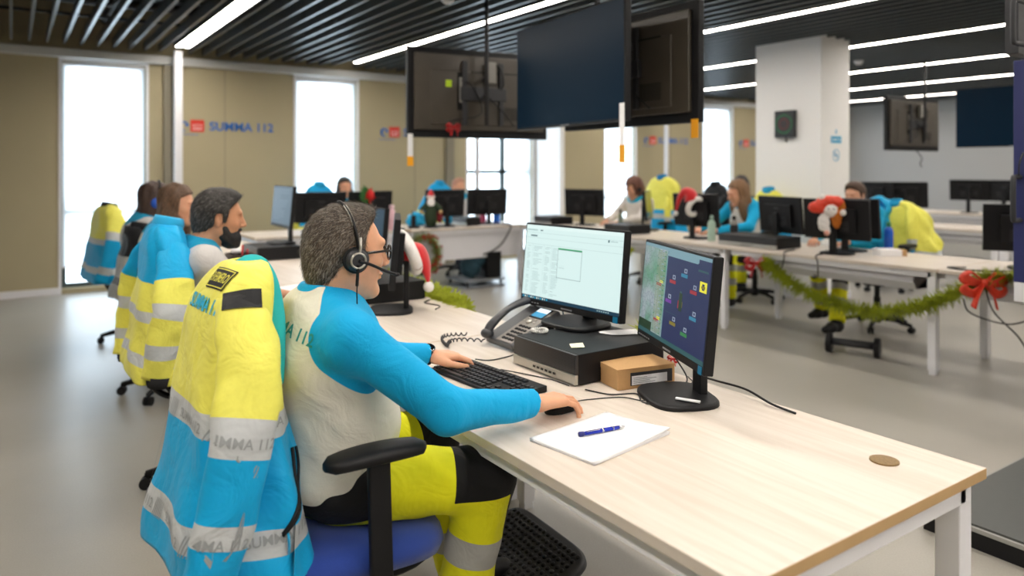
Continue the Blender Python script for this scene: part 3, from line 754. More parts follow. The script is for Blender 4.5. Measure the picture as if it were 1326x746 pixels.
for x, y, r, lab in ((9.45, 5.85, .1, 'monitor in the second row just right of the white column'), (9.35, 5.28, -.05, 'monitor in the second row above the yellow jacket'), (9.6, 5.0, .2, 'monitor in the second row, right one of the group above the yellow jacket'),
                     (12.5, 5.5, .2, 'monitor in the farthest row, left of the navy display'), (12.55, 5.0, -.1, 'monitor in the farthest row next to the navy display'), (12.6, 4.5, .1, 'monitor in the farthest row half behind the navy display')):
    monitor(lab, (x, y), r, zb=.20, group='monitors in the back rows')
monitor('blue lit monitor facing left on the far half of the row', (1.755, 5.80), PI - .03, kind='blue', zb=.13, loc_z=.84)
monitor('blue lit monitor seen almost edge-on just beyond the headset man', (1.68, 4.05), PI + .1, kind='blue', zb=.04, loc_z=.84)
monitor('black monitor seen edge-on carrying the red santa hat', (1.535, 3.30), PI - .44, kind='blue', zb=.13, noff=.06, poff=-.01)

# ---------------------------------------------------------------- computer cases
def pc(label, lo, hi, z=.74, front='x'):
    t = empty('computer_case', ((lo[0] + hi[0]) / 2, (lo[1] + hi[1]) / 2, z)); tag(t, label, 'computer', 'small black computer cases lying flat')
    hx, hy, hz = (hi[0] - lo[0]) / 2, (hi[1] - lo[1]) / 2, .1
    MB().b2((-hx + .012, -hy, .004), (hx, hy, hz)).build('case_shell', M_black, t, bevel=0.003)
    MB().b2((-hx, -hy + .001, .036), (-hx + .012, hy - .001, hz - .001)).build('front_grille', mesh_mat(), t, bevel=0.002)
    MB().b2((-hx - .003, -hy + .001, .004), (-hx + .012, hy - .001, .036)).build('front_strip', M_silver, t, bevel=0.003)
    p = MB()
    for k in range(6): p.b2((-hx - .0045, hy * .05 - .022 * k + .03, .016), (-hx - .0028, hy * .05 - .022 * k + .043, .023))
    p.build('ports', M_blackgloss, t)
    q = MB()
    for sx in (-1, 1):
        for sy in (-1, 1): q.lathe([(.012, 0), (.012, .005)], (sx * (hx - .04), sy * (hy - .04), 0), 10)
    q.build('rubber_feet', M_black, t)
    return t
def mesh_mat():
    if 'grille' in MATS: return MATS['grille']
    m, nt, b = newmat('perforated_black'); MATS['grille'] = m
    tc = nt.nodes.new('ShaderNodeTexCoord'); v = nt.nodes.new('ShaderNodeTexVoronoi'); v.inputs['Scale'].default_value = 190; v.inputs['Randomness'].default_value = 0
    nt.links.new(tc.outputs['Object'], v.inputs[0]); r = nt.nodes.new('ShaderNodeValToRGB'); r.color_ramp.elements[0].position = .25; r.color_ramp.elements[0].color = (0.002, 0.002, 0.002, 1); r.color_ramp.elements[1].position = .45; r.color_ramp.elements[1].color = (.035, .034, .036, 1)
    nt.links.new(v.outputs['Distance'], r.inputs[0]); nt.links.new(r.outputs[0], b.inputs['Base Color']); b.inputs['Roughness'].default_value = .35
    return m
pc('black computer case with a silver front strip under the spreadsheet monitor', (1.457, 1.782), (1.845, 2.125))
pc('black computer case on the desk behind the santa hat', (1.44, 3.45), (1.80, 3.95))
pc('black computer case under the blue lit monitor facing left', (1.50, 5.55), (1.83, 5.95))
pc('black computer case lying on the right row behind the garland bow', (5.34, 3.86), (5.68, 4.48))
pc('black computer case beside the edge-on monitor of the short haired woman', (5.30, 5.62), (5.62, 6.0))
pc('black computer case at the foot of the lone monitor', (5.45, 7.15), (5.8, 7.5))
pc('black computer case between the two monitors by the window wall', (4.52, 7.6), (4.72, 7.95))

# ---------------------------------------------------------------- office chairs
def office_chair(label, loc, rz, seatm=None, arms=True, armz=.762, group='office chairs on wheels', head=False, bw=1.0):
    seatm = seatm or M_blackfab
    t = empty('office_chair', (loc[0], loc[1], 0), rz); tag(t, label, 'chair', group)
    def cushion(L, Wd, Th, c, bow=0.02):
        rings = []; n = 28
        for (f, zz) in ((.80, -Th / 2), (.96, -Th * .32), (1, 0), (.97, Th * .3), (.86, Th / 2), (.4, Th / 2 + .006)):
            ring = []
            for j in range(n):
                a = 2 * PI * j / n; e = 2 / 4.0; ca, sa = math.cos(a), math.sin(a)
                x = L / 2 * f * math.copysign(abs(ca) ** e, ca); y = Wd / 2 * f * math.copysign(abs(sa) ** e, sa)
                ring.append((c[0] + x, c[1] + y, c[2] + zz - bow * (x / (L / 2)) ** 2 * (1 if x > 0 else 0)))
            rings.append(ring)
        return rings
    MB().loft(cushion(.50, .50, .09, (0.02, 0, .485))).build('seat', seatm, t, smooth=True)
    MB().loft(cushion(.44, .44, .03, (0.02, 0, .43), 0)).build('seat_pan', M_black, t, smooth=True)
    # backrest: curved cushion
    rings = []; n = 24
    for k in range(13):
        s_ = k / 12; z = .60 + .47 * s_; wd = (.21 + .03 * math.sin(PI * min(1, s_ * 1.1))) * bw; wd *= 1 if 0 < k < 12 else .8; th = .028 if 0 < k < 12 else .012
        x0 = -.235 - .03 * s_ + .035 * math.sin(PI * s_)
        rings.append([(x0 + th * math.copysign(abs(math.cos(2 * PI * j / n)) ** .6, math.cos(2 * PI * j / n)) + .05 * (math.sin(2 * PI * j / n)) ** 2, wd * math.copysign(abs(math.sin(2 * PI * j / n)) ** .6, math.sin(2 * PI * j / n)), z) for j in range(n)])
    MB().loft(rings).build('backrest', M_blackfab, t, smooth=True)
    MB().tube(spline([(-.10, 0, .42), (-.22, 0, .43), (-.28, 0, .52), (-.275, 0, .75), (-.27, 0, .9)]), .022, 10, flat=.6).build('back_post', M_black, t, smooth=True)
    MB().lathe([(.03, .10), (.03, .28), (.024, .28), (.024, .41), (.06, .41), (.07, .43)]).build('gas_column', M_black, t, smooth=False)
    MB().b2((-.11, -.08, .385), (.09, .08, .425)).tube([(.02, -.05, .40), (.02, -.24, .40), (.02, -.27, .395)], .008).build('tilt_mechanism', M_black, t, bevel=.004)
    MB().lathe([(.028, .05), (.045, .07), (.045, .11), (.03, .13)]).build('hub', M_black, t, smooth=True)
    for k in range(5):
        a = 2 * PI * k / 5 + .3; c, s_ = math.cos(a), math.sin(a)
        b = MB(); b.tube([(c * .03, s_ * .03, .10), (c * .17, s_ * .17, .095), (c * .30, s_ * .30, .065)], [.026, .021, .016], 10)
        f = b.build('star_leg', M_black, t, smooth=True)
        w = MB(); d = Vector((-s_, c, 0))
        w.tube([(c * .30, s_ * .30, .07), (c * .30, s_ * .30, .03)], .008, 8)
        for q in (-1, 1):
            p = Vector((c * .30, s_ * .30, .028)) + d * (.014 * q); w.tube([p - d * .009, p + d * .009], .027, 16)
        w.build('caster', M_black, f)
    if arms:
        for q in (-1, 1):
            y = q * .275
            b = MB(); b.box((0.03, y, (armz + .42) / 2 - .01), (.055, .022, armz - .44), rot=(0, -.03, 0)); b.b2((0.0, min(y, q * .14), .425), (.06, max(y, q * .14), .445))
            b.build('arm_post', M_black, t, bevel=.006)
            rings = []; n = 20
            for k in range(15):
                s_ = k / 14; x = -.105 + .25 * s_; f = max(.25, math.sin(PI * min(max(s_, .0), 1)) ** .2) ; hw = .047 * f; hh = .018 * (f ** .5)
                zc = armz - .006 * (2 * s_ - 1) ** 2
                rings.append([(x, y + hw * math.copysign(abs(math.cos(2 * PI * j / n)) ** .7, math.cos(2 * PI * j / n)), zc + hh * math.copysign(abs(math.sin(2 * PI * j / n)) ** .7, math.sin(2 * PI * j / n))) for j in range(n)])
            MB().loft(rings).build('armrest', M_black, t, smooth=True)
    return t
ch_main = office_chair('office chair with blue seat under the headset man, jacket on its back', (.68, 1.86), 0, M_blueseat, bw=.64)
def chair_copy(label, loc, rz, proto=[None]):
    if proto[0] is None: proto[0] = office_chair(label, loc, rz, M_blackfab, bw=.72); return proto[0]
    c = copy_tree(proto[0]); c.location = (loc[0], loc[1], 0); c.rotation_euler = (0, 0, rz); c['label'] = label; return c
chair_copy('office chair of the bearded man, under the cyan and yellow jacket', (.78, 3.52), 0)
chair_copy('office chair of the brown haired woman on the window side', (.86, 5.12), 0)
chair_copy('empty looking office chair holding the farthest jacket on the left', (.90, 6.80), 0.2)
chair_copy('office chair of the short haired woman in the right row', (6.72, 6.72), PI)
chair_copy('office chair of the long haired woman in the right row', (6.70, 5.12), PI - .2)
chair_copy('office chair over the black rolling foot support in the right row', (6.43, 3.60), PI + .05)
chair_copy('office chair below the desk with the santa figure', (5.04, 8.72), -PI / 2)
chair_copy('office chair by the window wall behind the poinsettia monitor', (3.42, 8.72), -PI / 2)
chair_copy('office chair parked behind the long haired woman', (7.5, 5.9), PI + .4)
chair_copy('office chair in the second row beyond the yellow jacket', (8.55, 4.7), .2)
# ================================================================ THINGS ON THE FRONT DESK
DZ = .7402
def keyboard(label, loc, rz, L=.44, Wd=.155):
    t = empty('keyboard', (loc[0], loc[1], DZ), rz); tag(t, label, 'keyboard')      # local: x = width (away from user +x), y = length
    k = MB(); k.loft([[(-Wd / 2, -L / 2, 0), (Wd / 2, -L / 2, 0), (Wd / 2, L / 2, 0), (-Wd / 2, L / 2, 0)], [(-Wd / 2, -L / 2, .010), (Wd / 2, -L / 2, .020), (Wd / 2, L / 2, .020), (-Wd / 2, L / 2, .010)]])
    k.build('key_tray', M_black, t, bevel=.003)
    kk = MB()
    def key(x, y, wx, wy):
        z = .010 + (x + Wd / 2) / Wd * .010
        kk.loft([[(x - wx / 2, y - wy / 2, z), (x + wx / 2, y - wy / 2, z), (x + wx / 2, y + wy / 2, z), (x - wx / 2, y + wy / 2, z)],
                 [(x - wx / 2 + .0018, y - wy / 2 + .0018, z + .006), (x + wx / 2 - .0018, y - wy / 2 + .0018, z + .006), (x + wx / 2 - .0018, y + wy / 2 - .0018, z + .006), (x - wx / 2 + .0018, y + wy / 2 - .0018, z + .006)]])
    p = .0188
    for r in range(6):
        x = -Wd / 2 + .016 + r * .0215 + (.006 if r == 5 else 0); y = L / 2 - .018; c = 0
        while y > L / 2 - .018 - 15 * p + .001:
            wy = p - .003
            if r == 0 and c == 3: wy = p * 6 - .003; y -= p * 2.5; key(x, y, .0175, wy); y -= p * 3.5; c += 1; continue
            key(x, y, .0175, wy); y -= p; c += 1
        for c in range(3):
            if r in (0, 3, 4, 5) or (r == 1 and c == 1): key(x, L / 2 - .018 - 15.6 * p - c * p, .0175, p - .003)
        for c in range(4):
            if r < 5: key(x, L / 2 - .018 - 19.1 * p - c * p * .95, .0175, p - .0035)
    kk.build('keys', mat('key_plastic', '1d1d20', .45, var=.1), t)
    return t
kb = keyboard('long black keyboard with number pad under the headset man\'s hands', (1.262, 2.0), 0.07, L=.425)
kb2 = keyboard('black keyboard in front of the bearded man', (1.14, 3.55), 0)
def mouse(label, loc, rz):
    t = empty('computer_mouse', (loc[0], loc[1], DZ), rz); tag(t, label, 'mouse')
    q = SDF(); q.ell((0, 0, .006), (.056, .030, .028), .01); 
    V, Q = q.mesh(.003, cutf=lambda X, Y, Z: -Z)
    np_mesh('mouse_shell', V, Q, M_black, t)
    MB().tube([(.030, 0, .022), (.030, 0, .0325)], .004, 10).tube([(.030, -.003, .0285), (.030, .003, .0285)], .008, 14).build('scroll_wheel', M_grey, t, smooth=True)
    return t
mouse('black computer mouse under the headset man\'s right hand', (1.280, 1.632), .06)
# paper pad and pen
def rotz(x, y, a): return (x * math.cos(a) - y * math.sin(a), x * math.sin(a) + y * math.cos(a))
t = empty('paper_pad', (1.237, 1.413, DZ), math.atan2(.048, .315)); tag(t, 'thin stack of blank white sheets with lifted corners beside the mouse', 'paper')
for k in range(5):
    a = (0.0, .012, -.01, .02, -.018)[k]; b = MB(); n = 12
    gx, gy = .298, .212; up = (.0, .001, .003, .007, .012)[k]
    vs = []; top = []
    for i in range(n + 1):
        for j in range(n + 1):
            u, v = i / n, j / n; x, y = (u - .5) * gx, (v - .5) * gy
            z = .0006 + k * .0012 + up * max(0, (u + (1 - v)) / 2 - .55) ** 2 * 5
            x, y = rotz(x, y, a); vs.append((x, y, z))
    fs = [(i * (n + 1) + j, (i + 1) * (n + 1) + j, (i + 1) * (n + 1) + j + 1, i * (n + 1) + j + 1) for i in range(n) for j in range(n)]
    b.add(vs, fs); o = b.build('sheet', M_paper, t, smooth=True); md = o.modifiers.new('thick', 'SOLIDIFY'); md.thickness = .0007
t = empty('ballpoint_pen', (1.252, 1.423, DZ + .0122), math.atan2(-.024, .151)); tag(t, 'blue ballpoint pen with silver clip lying on the white sheets', 'pen')
Mp = mat('pen_blue', '2438b8', .25, metal=.3)
Rx = Euler((0, PI / 2, 0)).to_matrix().to_4x4()
MB().lathe([(.0045, -.055), (.0052, -.04), (.0052, .035), (.0046, .05)], n=16, M=Rx).build('barrel', Mp, t, smooth=True)
MB().lathe([(.0046, .05), (.003, .060), (.0009, .068)], n=16, M=Rx).lathe([(.0056, -.003), (.0056, .003)], n=16, M=Rx).lathe([(.0054, .030), (.0054, .033)], n=16, M=Rx).build('tip_and_ring', M_chrome, t, smooth=True)
MB().lathe([(.006, -.070), (.0065, -.066), (.0055, -.056), (.0045, -.055)], n=16, M=Rx).build('stylus_end', mat('pen_navy', '1b2470', .5), t, smooth=True)
MB().tube([(-.05, -.004, .005), (-.045, -.0065, .006), (-.012, -.0065, .006)], .0012, 6).build('clip', M_chrome, t)
# cardboard box
t = empty('cardboard_box', (1.655, 1.722, DZ), -.20); tag(t, 'small closed brown cardboard box with a white label', 'box')
MB().b2((-.105, -.064, 0), (.105, .064, .062)).build('box_body', M_card, t, bevel=.0015)
MB().b2((-.107, -.066, .0625), (.105, .062, .0645)).b2((-.1065, -.0655, .048), (-.1055, .0620, .0635)).build('lid_flap', M_card, t, bevel=.0008)
MB().b2((-.06, -.0652, .010), (.095, -.0645, .050)).build('dark_window', M_darkgrey, t)
lb = MB().b2((-.055, -.0658, .012), (.075, -.0652, .040)).build('white_label', M_paper, t)
q = MB()
for k in range(4): q.b2((-.05, -.0661, .017 + k * .0052), (-.05 + (.08, .06, .085, .05)[k], -.0657, .0185 + k * .0052))
q.build('print_lines', M_grey, lb)
# things on the computer case
def ring_torus(name, c, R, r, m, parent=None, n=30, coil=0):
    b = MB(); pts = []
    N = n * (8 if coil else 1)
    for i in range(N + 1):
        a = 2 * PI * i / N; rr = R + (coil * math.cos(a * 22) if coil else 0); zz = coil * math.sin(a * 22) if coil else 0
        pts.append((c[0] + rr * math.cos(a), c[1] + rr * math.sin(a), c[2] + zz))
    b.tube(pts, r, 8, caps=False); return b.build(name, m, parent, smooth=True)
o = ring_torus('coil_hair_tie', (0, 0, 0), .026, .0022, mat('clear_white_rubber', 'e4e2de', .3), coil=.004); o.location = (1.555, 2.125 - .02, .8483)
tag(o, 'white spiral hair tie lying on the computer case', 'hair tie')
t = MB().add([(-.022, -.018, 0), (.022, -.018, .001), (.022, .018, .007), (-.022, .018, .004)], [(0, 1, 2, 3)]).add([(-.022, -.018, -.001), (.022, -.018, 0), (.022, .018, .006), (-.022, .018, .003)], [(0, 1, 2, 3)]).build('sticky_note', mat('pale_note', 'f2f0cf', .7))
t.location = (1.53, 1.865, .8425); t.rotation_euler = (0, 0, -.5); tag(t, 'small pale yellow sticky note curling on the computer case', 'note')
t = MB().tube([(0, -.035, 0), (0, .035, 0)], .0075, 10, flat=.5).build('paper_roll', M_paper, None, smooth=True); t.location = (1.60, 1.452, .7605); t.rotation_euler = (0, 0, .45)
tag(t, 'small folded white paper lying on the foot of the map monitor', 'paper')
b = MB(); ring = [(.085 * math.cos(a) * (1 + .15 * math.sin(3 * a)), .045 * math.sin(a) * (1 + .2 * math.cos(2 * a)), 0) for a in np.linspace(0, 2 * PI, 22)[:-1]]
b.loft([ring, [(x, y, .0015) for x, y, z in ring]]); t = b.build('paper_scrap', M_paper); t.location = (1.80, 1.93, .8425); t.rotation_euler = (0, 0, -.4); tag(t, 'crumpled white paper scrap beside the spreadsheet monitor foot', 'paper')
# green sprig and red bow of the garland that lies behind the case
t = empty('pine_sprig', (1.90, 1.92, .835)); tag(t, 'small green pine sprig sticking up behind the computer case', 'sprig')
M_pine = mat('tinsel_green', 'a9b431', .6, var=.5, scale=60)
q = MB(); rr = random.Random(3)
for k in range(70):
    a = rr.uniform(0, 2 * PI); e = rr.uniform(-.1, 1.2); L = rr.uniform(.04, .07); d = Vector((math.cos(a) * math.cos(e), math.sin(a) * math.cos(e), math.sin(e)))
    p = Vector((rr.uniform(-.01, .01), rr.uniform(-.03, .03), 0)); q.tube([p, p + d * L * .6, p + d * L], [.0022, .002, .0004], 4)
q.build('needles', M_pine, t)
MB().tube([(0, -.03, -.09), (0, 0, -.04), (0, .02, .0)], .004).build('stem', mat('twig_brown', '5a4326', .8), t)
# desk phone: tilted body, handset on the left, screen, keys, stand
t = empty('desk_telephone', (1.655, 2.335, DZ), 0.0); tag(t, 'grey office telephone with handset and small colour screen', 'telephone')
TP = T(0, 0, .0) @ Euler((0, -.42, 0)).to_matrix().to_4x4()     # face rises away from the user (+x)
MB().b2((-.125, -.09, .004), (.125, .10, .032), M=TP).build('phone_body', mat('phone_grey', '55575b', .45, var=.04), t, bevel=.006).location = (0, 0, .052)
ks = t.children[0]
def on_phone(b, name, m, **k): o = b.build(name, m, t, **k); o.location = (0, 0, .052); return o
on_phone(MB().b2((-.12, -.083, .032), (.12, .020, .0345), M=TP), 'face_plate', mat('phone_face', '8a857f', .4, var=.03), bevel=.002)
on_phone(MB().b2((.045, -.068, .0345), (.112, .012, .038), M=TP), 'screen_bezel', M_black, bevel=.002)
sc = on_phone(MB().b2((.052, -.062, .0381), (.106, .006, .0385), 0, M=TP).b2((.082, -.062, .0386), (.106, .006, .0388), 1, M=TP), 'colour_screen', [emat('phone_blue', '3f8fb5', .9), emat('phone_white', 'e8f6fb', 1.0)])
q = MB()
for r in range(5):
    for c in range(4): q.b2((-.108 + r * .0215, -.075 + c * .019, .0345), (-.097 + r * .0215, -.062 + c * .019, .039), M=TP)
on_phone(q, 'keypad', M_black, bevel=.0015)
on_phone(MB().lathe([(.014, .034), (.014, .04), (.010, .042)], (.018, -.025, 0), 20, M=TP), 'navigation_button', M_silver, smooth=True)
q = MB()
for (x, y) in ((.018, -.055), (.018, .006), (.036, -.045), (.036, -.005)): q.b2((x - .004, y - .006, .0345), (x + .004, y + .006, .038), M=TP)
on_phone(q, 'soft_keys', M_silver, bevel=.001)
# handset
hp = [TP @ Vector(p) + Vector((0, 0, .052)) for p in ((-.125, .062, .052), (-.09, .062, .074), (0, .062, .088), (.09, .062, .074), (.125, .062, .052))]
hs = MB(); hs.tube(spline(hp, 6), lerpl([.022, .021, .016, .021, .022], 6), 14, flat=.75)
for i in (0, 4): hs.ball(tuple(hp[i]), (.026, .027, .02), 8)
on = hs.build('handset', mat('handset_dark', '303136', .4, var=.05), t, smooth=True)
on_phone(MB().b2((-.02, -.08, -.02), (.10, .09, .004), M=TP @ T(0, 0, -.002)), 'stand_wedge', M_black)
c = MB(); pts = []
for i in range(200):
    s_ = i / 199; a = s_ * 2 * PI * 26; cx = 1.53 - .16 * math.sin(s_ * PI) ; cy = 2.43 + .14 * s_ + .05 * math.sin(s_ * 3 * PI)
    pts.append((cx, cy + .006 * math.sin(a), .752 + .006 * math.cos(a)))
c.tube(pts, .0028, 6); o = c.build('coiled_cord', M_darkgrey, None, smooth=True)
o.parent = t; o.matrix_parent_inverse = Matrix.Translation((-1.655, -2.335, -DZ))
# cables: one thing each
def cable(label, pts, r=.0025, m=None, name='cable', n=8, group=None):
    o = MB().tube(spline(pts, n), r, 8).build(name, m or M_cable, None, smooth=True); tag(o, label, 'cable', group); return o
z = DZ + .003
cable('thin black mouse cable curling from the mouse to the cardboard box', [(1.334, 1.636, z + .012), (1.40, 1.66, z), (1.50, 1.62, z), (1.53, 1.56, z), (1.60, 1.53, z), (1.66, 1.60, z), (1.78, 1.60, z), (1.83, 1.66, z)], .0018)
cable('black cable looping under the cardboard box to the map monitor', [(1.46, 1.74, z), (1.49, 1.66, z), (1.56, 1.62, z), (1.52, 1.55, z), (1.56, 1.50, z + .001), (1.62, 1.56, z), (1.74, 1.58, z)], .0022)
cable('black keyboard cable running to the computer case', [(1.345, 2.04, z + .012), (1.40, 2.00, z), (1.425, 1.93, z), (1.44, 1.88, z), (1.445, 1.80, z)], .002)
cable('black cable with plug from the keyboard to the telephone', [(1.345, 2.20, z + .012), (1.40, 2.20, z), (1.46, 2.20, z), (1.54, 2.22, z)], .0022)
cable('thick black cable drooping behind the map monitor over the desk edge', [(1.86, 1.66, .745), (1.835, 1.55, z + .012), (1.815, 1.42, z + .02), (1.80, 1.32, z + .006), (1.80, 1.24, z)], .0035)
cable('dark blue cable from the spreadsheet monitor down behind the case', [(1.80, 2.30, .93), (1.82, 2.31, .86), (1.83, 2.30, .79), (1.80, 2.24, z)], .003, mat('teal_cable', '1d4656', .4))
cable('black cable from the map monitor down beside the cardboard box', [(1.79, 1.72, .90), (1.80, 1.70, .82), (1.78, 1.62, .76), (1.72, 1.58, z + .003)], .0025)
# footrest
t = empty('footrest', (1.37, 2.0, 0), -.05); tag(t, 'black tilted plastic footrest with round studs under the desk', 'footrest')
FR = T(0, 0, .135) @ Euler((0, -.38, 0)).to_matrix().to_4x4()
ring = []; n = 40
for j in range(n):
    a = 2 * PI * j / n; e = 2 / 6.0; ca, sa = math.cos(a), math.sin(a); ring.append((.17 * math.copysign(abs(ca) ** e, ca), .23 * math.copysign(abs(sa) ** e, sa)))
MB().loft([[(x * f, y * f, z_) for x, y in ring] for f, z_ in ((.97, -.028), (1, -.02), (1, -.004), (.975, .004), (.94, .006))], M=FR).build('tread_plate', M_darkgrey, t, smooth=True)
q = MB()
for i in range(13):
    for j in range(17): q.lathe([(.0085, .005), (.0075, .0095), (.004, .011)], (-.135 + i * .0225, -.19 + j * .0238 , 0), 8, M=FR)
q.build('rubber_studs', M_black, t, smooth=True)
q = MB()
for s_ in (-1, 1): q.loft([[( -.12, s_ * .17 - .012, .0), (.15, s_ * .17 - .012, 0), (.15, s_ * .17 + .012, 0), (-.12, s_ * .17 + .012, 0)], [(-.10, s_ * .17 - .012, .07), (.10, s_ * .17 - .012, .15), (.10, s_ * .17 + .012, .15), (-.10, s_ * .17 + .012, .07)]])
q.b2((-.12, -.17, 0), (-.09, .17, .02)); q.b2((.12, -.17, 0), (.15, .17, .02)); q.build('stand', M_black, t)
# ================================================================ PEOPLE
def skin_mat(name, col, rough=.5):
    if name in MATS: return MATS[name]
    m = mat(name, col, rough, var=.10, scale=45, bump=.25, bscale=260); b = m.node_tree.nodes['Principled BSDF']
    sock(b, 'Subsurface Weight').default_value = .12; sock(b, 'Subsurface Scale').default_value = .01; sock(b, 'Subsurface Radius').default_value = (1, .3, .15)
    return m
def hair_mat(name, dark, light, scale=1.0):
    if name in MATS: return MATS[name]
    m, nt, b = newmat(name); MATS[name] = m
    tc = nt.nodes.new('ShaderNodeTexCoord'); mp = nt.nodes.new('ShaderNodeMapping'); mp.inputs['Scale'].default_value = (160 * scale, 160 * scale, 22 * scale)
    nt.links.new(tc.outputs['Object'], mp.inputs[0]); n = nt.nodes.new('ShaderNodeTexNoise'); n.inputs['Scale'].default_value = 1.6; n.inputs['Detail'].default_value = 5; nt.links.new(mp.outputs[0], n.inputs[0])
    r = nt.nodes.new('ShaderNodeValToRGB'); r.color_ramp.elements[0].position = .32; r.color_ramp.elements[0].color = (*lin(dark), 1); r.color_ramp.elements[1].position = .72; r.color_ramp.elements[1].color = (*lin(light), 1)
    nt.links.new(n.outputs['Fac'], r.inputs[0]); nt.links.new(r.outputs[0], b.inputs['Base Color'])
    bp = nt.nodes.new('ShaderNodeBump'); bp.inputs['Strength'].default_value = .8; bp.inputs['Distance'].default_value = .004; nt.links.new(n.outputs['Fac'], bp.inputs['Height']); nt.links.new(bp.outputs[0], b.inputs['Normal'])
    b.inputs['Roughness'].default_value = .55; return m
M_lip = None
def head_frame(c, yaw=0, pitch=0, roll=0): return Matrix.Translation(c) @ Euler((roll, pitch, yaw)).to_matrix().to_4x4()
def head_sdf(F, fem=False, scale=1.0):
    """all in a head frame: +x nose, +y left ear, +z crown; about 0.245 m from chin to crown"""
    q = SDF(); E3 = F.to_euler()
    def P(p): return tuple(F @ (Vector(p) * scale))
    def ell(c, r, k, rot=(0, 0, 0)): q.p.append(('ell', np.array(P(c)), np.array(r) * scale, np.array((F.to_3x3() @ Euler(rot).to_matrix())), 0, k))
    def sub(c, r, k, rot=(0, 0, 0)): q.p.append(('sub', np.array(P(c)), np.array(r) * scale, np.array((F.to_3x3() @ Euler(rot).to_matrix())), 0, k))
    def cap(a, b, ra, rb, k): q.cap(P(a), P(b), ra * scale, rb * scale, k * scale)
    ell((-.014, 0, .029), (.096, .077, .088), .02)
    ell((.030, 0, -.025), (.062, .060, .082), .03)
    for s in (-1, 1): cap((.005, s * .048, -.062), (.062, s * .016, -.098), .020, .018, .03)
    ell((.072, 0, -.103), (.019, .020, .016), .02)
    for s in (-1, 1): ell((.060, s * .036, -.022), (.022, .022, .020), .02)
    for s in (-1, 1): sub((.094, s * .031, .008), (.014, .019, .012), .012)
    for s in (-1, 1): ell((.073, s * .031, .006), (.012, .013, .011), .004)
    cap((.080, -.034, .030), (.080, .034, .030), .011, .011, .014); cap((.086, 0, .018), (.107, 0, -.024), .007, .0115, .012)
    for s in (-1, 1): ell((.098, s * .010, -.030), (.009, .008, .007), .006)
    ell((.088, 0, -.056), (.011, .023, .0055), .005); ell((.085, 0, -.066), (.011, .020, .006), .005); sub((.100, 0, -.061), (.006, .022, .0016), .003)
    for s in (-1, 1):
        ell((-.008, s * .078, -.004), (.019, .007, .032), .004, (0, -.25, s * .35)); sub((-.004, s * .087, -.002), (.009, .006, .018), .004, (0, -.25, s * .35)); ell((-.004, s * .076, -.032), (.010, .006, .011), .004)
    return q, P
def hand_sdf(q, W, fwd, up, side, curl=.35, spread=.05, thumb=1, s=1.0, k=.004):
    """W wrist, fwd along the hand, up = back of the hand, side = +1/-1: thumb lies on side*(fwd x up)"""
    W = Vector(W); f = Vector(fwd).normalized(); u = Vector(up); u = (u - f * u.dot(f)).normalized(); l = f.cross(u) * side   # thumb direction
    def cap(a, b, ra, rb, kk): q.cap(tuple(a), tuple(b), ra * s, rb * s, kk)
    cur = curl if isinstance(curl, (list, tuple)) else [curl] * 4
    ky = [.028, .009, -.010, -.028]; kx = [.088, .092, .086, .076]; Ls = [(.043, .026, .021), (.047, .029, .022), (.043, .027, .021), (.033, .021, .019)]; rad = [.0083, .0085, .0080, .0071]
    for i in range(4):
        k0 = W + (f * kx[i] + l * ky[i]) * s; base = W + (f * .012 + l * ky[i] * .55) * s
        cap(base, k0, .0135, .0115, .014)
        a = spread * (1.5 - i); d = (f * math.cos(a) + l * math.sin(a)); ang = cur[i] * .55; p = k0
        for j, L in enumerate(Ls[i]):
            dd = d * math.cos(ang) - u * math.sin(ang); p2 = p + dd * L * s; cap(p, p2, rad[i] * (1.05 - .08 * j), rad[i] * (.98 - .08 * j), .0015 if j else k); p = p2; ang += cur[i] * (1.0 if j == 0 else .7)
    t0 = W + (f * .018 + l * .020 - u * .006) * s; t1 = t0 + (f * .034 + l * .024 - u * .010) * s * 1.0; t2 = t1 + (f * .033 + l * (.004 + .006 * thumb) - u * .004) * s; t3 = t2 + (f * .027 - l * .003 - u * .004) * s
    cap(t0, t1, .0155, .0115, .012); cap(t1, t2, .0110, .0100, .003); cap(t2, t3, .0100, .0082, .002)
    return q
def hairline(X, pts): return np.interp(X, [p[0] for p in pts], [p[1] for p in pts])
